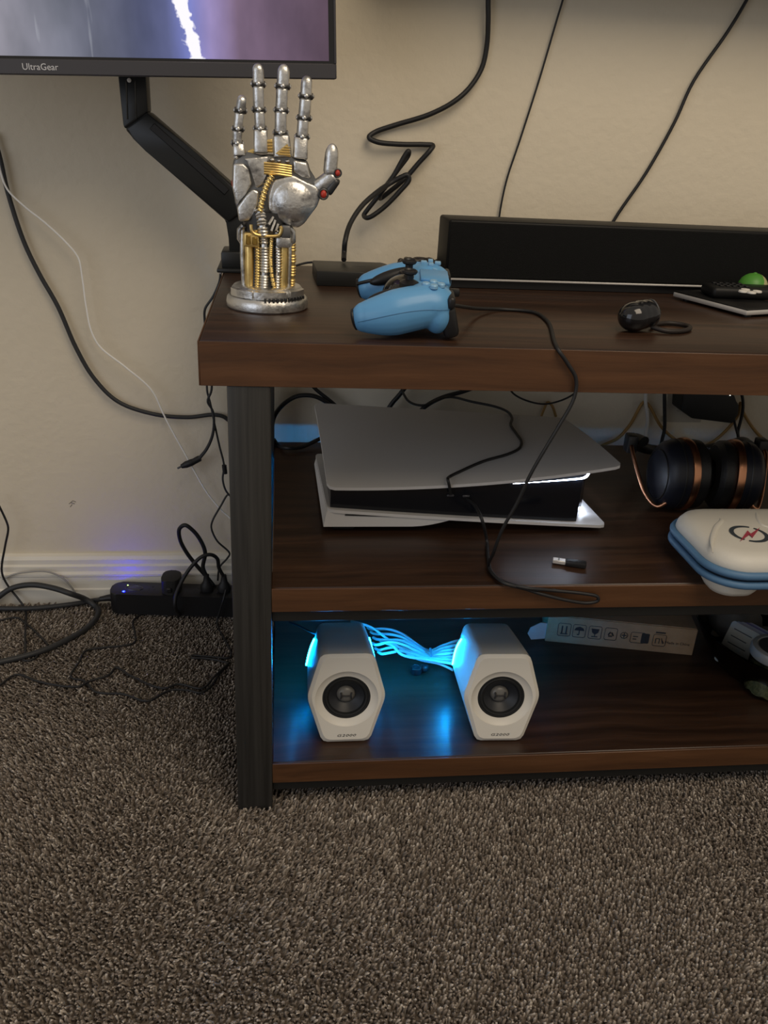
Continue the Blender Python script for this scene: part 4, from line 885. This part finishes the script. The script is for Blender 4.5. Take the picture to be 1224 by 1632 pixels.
# long cardboard box
CARD = mat('cardboard', (0.29, 0.185, 0.10), 0.8, 0.0, (40.0, (0.33, 0.215, 0.12), .4, .6), .1, 500)
b0 = Vector(AZ(868, 1022, ZB)); b1 = Vector(AZ(1103, 1045, ZB)); ba = math.atan2(b1.y-b0.y, b1.x-b0.x); BL = (b1-b0).length
BX = thing('cardboard_box', 'long flat cardboard box with shipping symbols at shelf back', 'box', b0, (0, 0, ba))
bm = bm_(); box(bm, 0, BL, 0, .095, 0, .050, .0015, 2); obj('carton', bm, CARD, BX)
bm = bm_(); prism(bm, [(.002, .002), (BL-.002, .002), (BL-.002, .046), (.002, .047)], .050, .0512, 'xy'); obj('lid_flap', bm, CARD, BX)
for k, (dx, a) in enumerate(((-.030, 24), (-.018, -30))):
    bm = bm_(); z0, z1 = (.004, .034) if k == 0 else (.030, .050)
    pts = [(0, z0), (0, z1), (-.012, z1+.003), (dx, z1-.004), (dx-.004, (z0+z1)/2), (dx+.004, z0+.002)]
    vs = prism(bm, pts, 0, .0014, 'xz'); xf(bm, vs, Matrix.Translation((0, .002+.03*k, 0)) @ Matrix.Rotation(math.radians(a), 4, 'Z')); obj('torn_flap', bm, mat('pale_paper', (.42, .44, .43), .7), BX)
# printed symbols on the front face
def mark(nm, builder):
    bm = bm_(); builder(bm); obj(nm, bm, INK, BX)
def fr(bm, x, z, hw, hh, th=.0009):
    P = [(px, -.0003, pz) for px, pz in rrect(hw, hh, .003, 3, x, z)]; tube(bm, P, th*.55, 4, closed=True)
def seg(bm, a, b, th=.0009): tube(bm, [(a[0], -.0003, a[1]), (b[0], -.0003, b[1])], th, 5)
sc = BL/235.0   # metres per photo pixel along the box
def bxp(px): return (px-868)*sc
z_ = .0265
def s_up(bm):
    x = bxp(896); fr(bm, x, z_, .0105, .0120)
    for d in (-.0035, .0035): seg(bm, (x+d, z_-.007), (x+d, z_+.007), .0011)
    seg(bm, (x-.006, z_-.008), (x+.006, z_-.008))
def s_umb(bm):
    x = bxp(920); fr(bm, x, z_, .0105, .0120); prism(bm, [(x-.0085, z_+.001), (x+.0085, z_+.001), (x+.006, z_+.006), (x, z_+.0085), (x-.006, z_+.006)], -.0006, -.0002, 'xz'); seg(bm, (x, z_+.001), (x, z_-.007)); seg(bm, (x, z_-.007), (x-.003, z_-.007))
def s_glass(bm):
    x = bxp(945); fr(bm, x, z_, .0105, .0120); prism(bm, [(x-.0065, z_+.007), (x+.0065, z_+.007), (x+.005, z_), (x+.001, z_-.003), (x-.001, z_-.003), (x-.005, z_)], -.0006, -.0002, 'xz'); seg(bm, (x, z_-.003), (x, z_-.008), .0008); seg(bm, (x-.005, z_-.008), (x+.005, z_-.008))
def s_rec(bm):
    x = bxp(970); fr(bm, x, z_, .0100, .0115)
    P = [(x+.006*math.cos(a), z_-.001+.006*math.sin(a)) for a in (math.pi/2, math.pi*7/6, math.pi*11/6)]
    for i in range(3):
        a, b = Vector(P[i]), Vector(P[(i+1) % 3]); seg(bm, a+(b-a)*.15, a+(b-a)*.75, .0014)
def s_misc(bm):
    x = bxp(991); P = [(x+.006*math.cos(a*.7), -.0003, z_+.006*math.sin(a*.7)) for a in range(9)]; tube(bm, P, .0007, 4, closed=True); seg(bm, (x-.004, z_), (x+.004, z_)); seg(bm, (x, z_-.004), (x, z_+.004))
def s_cap(bm):
    x = bxp(1013); fr(bm, x, z_-.002, .0120, .0100); prism(bm, rrect(.0065, .0095, .002, 3, x+.012, z_-.002), -.0006, -.0002, 'xz')
    seg(bm, (x-.008, z_), (x+.000, z_)); seg(bm, (x-.008, z_-.005), (x-.002, z_-.005))
def s_bin(bm):
    x = bxp(1047); fr(bm, x, z_-.003, .0105, .0110); prism(bm, [(x-.008, z_+.0105), (x+.008, z_+.0105), (x+.008, z_+.013), (x-.008, z_+.013)], -.0006, -.0002, 'xz')
    for a, b in (((-.006, -.009), (-.006, 0)), ((-.006, 0), (0, 0)), ((0, 0), (0, -.009)), ((.003, .001), (.006, -.009)), ((.008, -.008), (.004, -.002))): seg(bm, (x+a[0], z_+a[1]), (x+b[0], z_+b[1]), .0007)
for nm, fn in (('upright_symbol', s_up), ('umbrella_symbol', s_umb), ('glass_symbol', s_glass), ('recycle_symbol', s_rec), ('round_symbol', s_misc), ('capsule_symbol', s_cap), ('bin_symbol', s_bin)): mark(nm, fn)
bm = text_bm('Made in China', .0068, .0001, 0, 'CENTER'); xf(bm, bm.verts, Matrix.Translation((bxp(1076), -.0004, z_-.006)) @ Matrix.Rotation(math.pi/2, 4, 'X')); obj('origin_lettering', bm, INK, BX)

# dark glass bowl with odds and ends
GLB = mat('smoked_glass', (0.045, 0.045, 0.042), 0.05, trans=1.0, ior=1.45)
bcx, bcy = 0.934, 0.205
bm = bm_(); lathe(bm, [(0, .0), (.132, .0), (.140, .003), (.150, .020), (.166, .050), (.172, .064), (.1735, .066), (.1705, .0665), (.168, .063), (.161, .048), (.146, .022), (.137, .0070), (.128, .0045), (0, .0045)], 72)
o_b = obj('glass_bowl', bm, GLB, None, 40); o_b.location = (bcx, bcy, ZB); tag(o_b, 'wide dark glass bowl holding a jar, on the bottom shelf', 'bowl')
J = thing('spice_jar', 'clear jar of green herbs with pale lid in the bowl', 'jar', (0.839, 0.128, ZB+.0052))
bm = bm_(); lathe(bm, [(0, 0), (.033, 0), (.036, .003), (.036, .058), (.033, .064), (.0325, .064), (.0345, .057), (.0345, .004), (.032, .002), (0, .002)], 36); obj('glass', bm, mat('clear_glass', (.85, .87, .82), .05, trans=1.0), J)
bm = bm_(); lathe(bm, [(0, .0025), (.0335, .0025), (.0338, .050), (.025, .054), (.01, .051), (0, .053)], 28)
for v in bm.verts: v.co += Vector((0, 0, random.uniform(-.002, .002)))
obj('dried_herbs', bm, mat('herb_green', (.075, .085, .035), .9, 0, (180.0, (.17, .17, .08), .4, .6), .8, 300), J)
bm = bm_(); lathe(bm, [(.030, .060), (.0375, .060), (.0385, .062), (.0385, .072), (.0365, .0755), (.0300, .0765), (.0290, .0755), (.0, .0755)], 40); ld = obj('lid', bm, mat('lid_pale', (.22, .22, .21), .3), J)
bm = bm_(); lathe(bm, [(0, .0756), (.0275, .0756), (.0275, .0762), (0, .0762)], 32); lb = obj('lid_sticker', bm, INK, ld)
bm = bm_(); vs = box(bm, -.014, .014, -.006, .006, .0762, .0766); xf(bm, vs, Matrix.Rotation(-.35, 4, 'Z')); k = obj('sticker_patch', bm, mat('sticker_olive', (.20, .19, .07), .6), ld)
# stack of small cards leaning on the bowl wall
CPAL = ((.26, .245, .20), (.17, .155, .17), (.20, .19, .20), (.075, .06, .13), (.17, .155, .18))
CN = ('cream card with a printed face, outermost in the bowl', 'grey card second in the leaning stack', 'pale card third in the leaning stack', 'violet card fourth in the leaning stack', 'pale lilac card innermost in the leaning stack')
for i in range(5):
    c0 = Vector((.812+i*.0052, .186-.003*i, ZB+.0070+.001*i)); bm = bm_(); prism(bm, rrect(.026, .036, .005, 4), 0, .0012, 'xy')
    o_c = obj('paper_card', bm, mat('card_%d' % i, CPAL[i], .55), None)
    o_c.location = c0+Vector((0, 0, .036)); o_c.rotation_euler = (math.radians(66), 0, math.radians(-62)); tag(o_c, CN[i], 'card', 'cards leaning in the glass bowl')
    bm = bm_()
    for k in range(4): box(bm, -.018, .014-.004*(k % 2), .024-.012*k, .0255-.012*k, .00121, .0014)
    if i == 0: obj('printed_lines', bm, INK, o_c)
    else: bm.free()
bm = bm_(); ell(bm, (0, 0, 0), (.040, .036, .036), 24, 16)
for v in bm.verts: v.co *= 1+.05*math.sin(v.co.x*150)*math.cos(v.co.y*130)
RP = thing('red_packet', 'round crimson packet with barcode sticker behind the jar', 'packet', (0.912, 0.190, ZB+.0460))
obj('wrapper', bm, mat('crimson_wrap', (.20, .010, .016), .3), RP)
bm = bm_(); vs = box(bm, -.014, .014, -.009, .009, 0, .0006); M = zto((-.0155, -.0275, .0190), (-.38, -.78, .50)) @ Matrix.Rotation(.6, 4, 'Z'); xf(bm, vs, M); k = obj('barcode_sticker', bm, WHITE, RP)
bm = bm_()
for i in range(9): vs = box(bm, -.011+i*.0025, -.0100+i*.0025+.0004*(i % 3), -.006, .006, .0006, .0008); xf(bm, vs, M)
obj('barcode_bars', bm, INK, k)
bm = bm_(); ell(bm, (0, 0, 0), (.045, .040, .030), 28, 18)
for v in bm.verts: v.co *= 1+.07*math.sin(v.co.x*210+v.co.z*90)*math.cos(v.co.y*190)
o_c = obj('grey_pouch', bm, mat('pouch_grey', (.10, .095, .085), .7), None, 60); o_c.location = (.852, .270, ZB+.041); tag(o_c, 'crumpled grey pouch at the back of the glass bowl', 'pouch')

# ================================================================== LEFT SIDE: WALL AND FLOOR CABLES
yl = W-.010
cable('wall_cable', 'thick black cable sweeping down the left wall to the table leg', ypts([(-12, 210), (0, 252), (12, 305), (38, 385), (63, 437), (92, 488), (122, 556), (150, 603), (188, 640), (245, 660), (300, 665), (340, 661), (356, 664), (366, 671), (380, 680), (402, 686), (425, 690)], yl), .0036, CORDG, 8, 10)
cable('thin_white_cable', 'thin white cable hanging loosely down the left wall', ypts([(-6, 240), (2, 278), (12, 302), (38, 328), (72, 355), (108, 389), (125, 411), (131, 440), (137, 485), (146, 528), (160, 553), (200, 585), (242, 622), (263, 665), (292, 718), (330, 785), (352, 812), (372, 832), (386, 862), (392, 905), (396, 950)], yl-.012), .0015, mat('bright_white_cord', (.93, .91, .87), .4), 8)
# barrel plug cable
pp = [(352, 428), (350, 448), (340, 472), (327, 492), (326, 508), (331, 540), (336, 590), (337, 622), (331, 640), (339, 655), (341, 676), (338, 696), (329, 716), (318, 730)]
BP = thing('barrel_plug_cable', 'black cable with a barrel plug dangling left of the leg', 'cable', AY(300, 740, W-.03))
o_ = Vector(BP.location)
pw = [Vector(AY(u, v, min(.545, .50+.003*i)))-o_ for i, (u, v) in enumerate(pp)]
bm = bm_(); tube(bm, spline(pw, 6), .0024, 8, rfun=lambda q: .0020+.0012*max(0, q-.7)/.3); obj('lead', bm, CORDG, BP)
a, b, c, d = [Vector(AY(u, v, W-.026))-o_ for u, v in ((319, 730), (308, 736), (289, 743.5), (283, 746.5))]
bm = bm_(); tube(bm, [a, a+(b-a)*.15, b, b+(c-b)*.05, b+(c-b)*.6, c], .005, 14, rfun=lambda q: (.0050 if q < .1 else .0056 if q < .5 else .0062 if q < .85 else .0038)); k = obj('plug_body', bm, CORD, BP)
bm = bm_(); tube(bm, [c, d], .0018, 8); obj('plug_tip', bm, DARKMET, k)
TW = thing('thin_wire_lead', 'thin black wire zigzagging down beside the charcoal leg', 'cable', AY(357, 748, W-.03)); o_ = Vector(TW.location)
pw = [Vector(AY(u, v, .538))-o_ for u, v in ((331, 590), (330, 622), (335, 642), (342, 676), (350, 712), (357, 742), (355, 764), (360, 782), (369, 793), (364, 788), (352, 806), (338, 832), (337, 842), (346, 862), (366, 882), (362, 890), (350, 904), (347, 925))]
bm = bm_(); tube(bm, spline(pw, 6), .0018, 8); obj('lead', bm, CORDG, TW)
q = Vector(AY(358, 748, .538))-o_; bm = bm_(); tube(bm, [q+Vector((-.0005, 0, .008)), q+Vector((-.0005, 0, .006)), q+Vector((.0005, 0, -.006)), q+Vector((.0005, 0, -.008))], .0042, 10); obj('ferrite', bm, CORD, TW)
bm = bm_(); p = AY(352, 430, .47); ell(bm, (0, 0, 0), (.004, .006, .0065), 12, 8); o_c = obj('chrome_knob', bm, SILV, A); o_c.location = Vector(p)-Vector(A.location)

# power strip -------------------------------------------------------------------
s0 = Vector((-.229, .499, .010)); s1 = Vector((-.007, .479, .010)); sa = math.atan2(s1.y-s0.y, s1.x-s0.x)
PSX = thing('power_strip', 'black power strip with blue light by the baseboard', 'power strip', s0, (0, 0, sa))
SL = .246
bm = bm_(); vs = prism(bm, rrect(SL/2, .0235, .016, 6, SL/2, .0235), 0, .041, 'xy', .003, 2); obj('housing', bm, BLK, PSX)
bm = bm_(); vs = lathe(bm, [(0, .0405), (.0065, .0405), (.0065, .0418), (.0055, .0425), (0, .0425)], 20, (0, 0, 0)); bmesh.ops.scale(bm, vec=(1.9, 1, 1), verts=bm.verts); bmesh.ops.translate(bm, vec=(.042, .024, 0), verts=bm.verts); k = obj('switch', bm, mat('switch_grey', (.05, .05, .055), .4), PSX)
bm = bm_(); torus(bm, .0085, .0010, 28, 6, Matrix.Translation((.042, .024, .0412)), 1.8, 1); obj('switch_rim', bm, BLKG, PSX)
bm = bm_(); ell(bm, (.026, .011, .0405), (.0022, .0022, .0014), 12, 8); obj('blue_indicator', bm, mat('blue_indicator', (.05, .05, 1), .5, emit=(.0004, .0008, 1.0), estr=900), PSX)
bm = bm_(); ell(bm, (.028, .034, .0410), (.0014, .0014, .001), 8, 6); obj('green_indicator', bm, mat('green_indicator', (.8, 1, .3), .5, emit=(.7, 1, .3), estr=3), PSX)
for i in range(4):
    x = .075+i*.042; bm = bm_()
    vs = box(bm, x-.006, x-.004, .017, .024, .0409, .0413); box(bm, x+.004, x+.006, .017, .024, .0409, .0413); vs = lathe(bm, [(0, .0409), (.0022, .0409), (.0022, .0413), (0, .0413)], 10, (x, .031, 0)); obj('socket', bm, INK, PSX)
bm = bm_(); tube(bm, [(-.020, .016, .020), (-.006, .018, .022), (.004, .02, .022)], .007, 10, rfun=lambda q: .0048+.003*q); obj('strain_relief', bm, BLK, PSX)
def onstrip(x, y, z): return PSX.matrix_basis @ Vector((x, y, z))
bpy.context.view_layer.update()
WW = thing('wall_wart', 'rounded black charger plugged into the power strip', 'charger', onstrip(.112, .022, .0415), (0, 0, sa))
bm = bm_(); prism(bm, rrect(.0165, .021, .012, 6), 0, .030, 'xy', .004, 3); obj('housing', bm, BLKM, WW)
bm = bm_(); box(bm, -.005, .005, -.024, -.019, .006, .016, .002, 1); obj('cord_exit', bm, BLK, WW)
def plugcable(name, label, base, pts, r):
    T = thing(name, label, 'cable', base); o_ = Vector(base)
    bm = bm_(); tube(bm, spline([p-o_ for p in [Vector(q) for q in pts]], 7), r, 10); obj('cord', bm, CORD, T)
    bm = bm_(); lathe(bm, [(0, 0), (.0115, 0), (.0125, .004), (.0110, .013), (.0065, .020), (.0050, .030), (.0048, .034), (0, .034)], 16); bmesh.ops.scale(bm, vec=(1, .75, 1), verts=bm.verts); obj('plug', bm, CORD, T)
    return T
b1_ = onstrip(.176, .024, .0415); yb = b1_.y
plugcable('plug_cable', 'black plug cable forming a tall upright loop on the power strip', b1_, [b1_+Vector((0, 0, .03)), AY(323.5, 904, yb), AY(327, 881, yb), AY(320, 862, yb), AY(308, 846, yb), AY(295, 837, yb), AY(286, 843, yb+.004), AY(287, 860, yb+.008), AY(297, 880, yb+.012), AY(314, 902, yb+.014), AY(330, 920, yb+.016), AY(345, 938, yb+.016), AY(362, 950, yb+.014)], .0037)
b2_ = onstrip(.208, .024, .0415); yb = b2_.y
plugcable('plug_cable', 'black plug cable arching low toward the rounded charger', b2_, [b2_+Vector((0, 0, .03)), AY(349, 905, yb-.004), AY(346, 890, yb-.008), AY(336, 884, yb-.012), AY(322, 887, yb-.016), AY(305, 903, yb-.020), AY(290, 926, yb-.026), AY(280, 950, .463), AY(279, 966, .458), AZ(286, 981, CARP+.004)], .0034)
cable('power_strip_cable', 'thick black cord lying along the baseboard from the power strip', [onstrip(-.018, .016, .020), Vector(AZ(150, 957, .014)), Vector(AZ(114, 963, .013)), Vector(AZ(60, 969, .013)), Vector(AZ(20, 970, .013)), Vector(AZ(-30, 969, .013))], .0044, CORDG, 8, 10)
zc = CARP+.003
cable('floor_cable_loop', 'thick black cable curving in a wide loop on the carpet', [AY(-40, 975, .525), AY(-10, 957, .53), AY(18, 938, .534), AY(49, 932, .532), AY(84, 937, .525), AY(112, 946, .515), AZ(136, 955, .022)]+zpts([(152, 966), (157, 976), (144, 996), (114, 1016), (65, 1038), (0, 1055), (-40, 1062)], zc+.002), .0052, CORDG, 8, 10)
cable('thin_left_cable', 'thin black cord dropping down the wall at the far left', ypts([(-10, 790), (0, 809), (12, 836), (13, 845), (8, 871), (3, 912), (13, 934)], WB-.006)+[Vector(AY(28, 953, WB-.012))]+zpts([(40, 970), (41, 992), (40, 1015), (40, 1040), (36, 1050), (44, 1053), (56, 1049), (60, 1043)], zc), .0020, CORD)
cable('short_branch_cable', 'short thin black cord inside the wide cable loop', zpts([(-20, 996), (0, 989), (26, 984), (42, 994), (65, 1015), (77, 1028)], zc), .0017, CORD)
cable('pale_cable', 'pale grey cord arching against the white baseboard', ypts([(4, 923), (20, 916), (40, 912), (75, 911), (98, 920), (110, 931), (120, 944)], WB-.004), .0018, mat('pale_grey_cord', (.34, .33, .31), .5))
cable('floor_cable', 'thin black cord tracing an angular outline on the carpet below the power strip', zpts([(268, 982), (250, 977), (229, 978), (213, 989), (215, 1008), (214, 1024), (196, 1029), (165, 1032), (137, 1037), (126, 1055), (113, 1079), (134, 1085), (154, 1103), (196, 1106), (235, 1117), (271, 1100), (300, 1100), (320, 1104), (334, 1096), (352, 1071), (364, 1058), (350, 1053), (327, 1049), (306, 1048), (306, 1045), (330, 1046), (366, 1048), (368, 1040), (359, 1021), (346, 992)], zc)+[Vector(AY(350, 975, .468)), Vector(AY(356, 956, .466)), Vector(AY(360, 940, .475))], .0019, CORD)
cable('floor_cable', 'thin black cord wandering from the left edge toward the leg', zpts([(-20, 1108), (0, 1092), (26, 1075), (65, 1087), (124, 1094), (144, 1085), (173, 1076), (185, 1064), (209, 1077), (261, 1097), (284, 1090), (322, 1097), (343, 1077), (366, 1056)], zc+.002), .0019, CORD)

# cords climbing the wall behind the soundbar
cable('wall_cable', 'thin black cord rising steeply from behind the soundbar', ypts([(945, -150), (897, 0), (860, 125), (828, 225), (808, 285), (799, 325), (794, 360), (790, 410)], W-.006), .0016, CORD)
cable('wall_cable', 'black cord slanting up to the right above the soundbar', ypts([(1268, -150), (1190, 0), (1160, 50), (1105, 130), (1075, 195), (1030, 275), (978, 352), (955, 400)], W-.008), .0028, CORD)
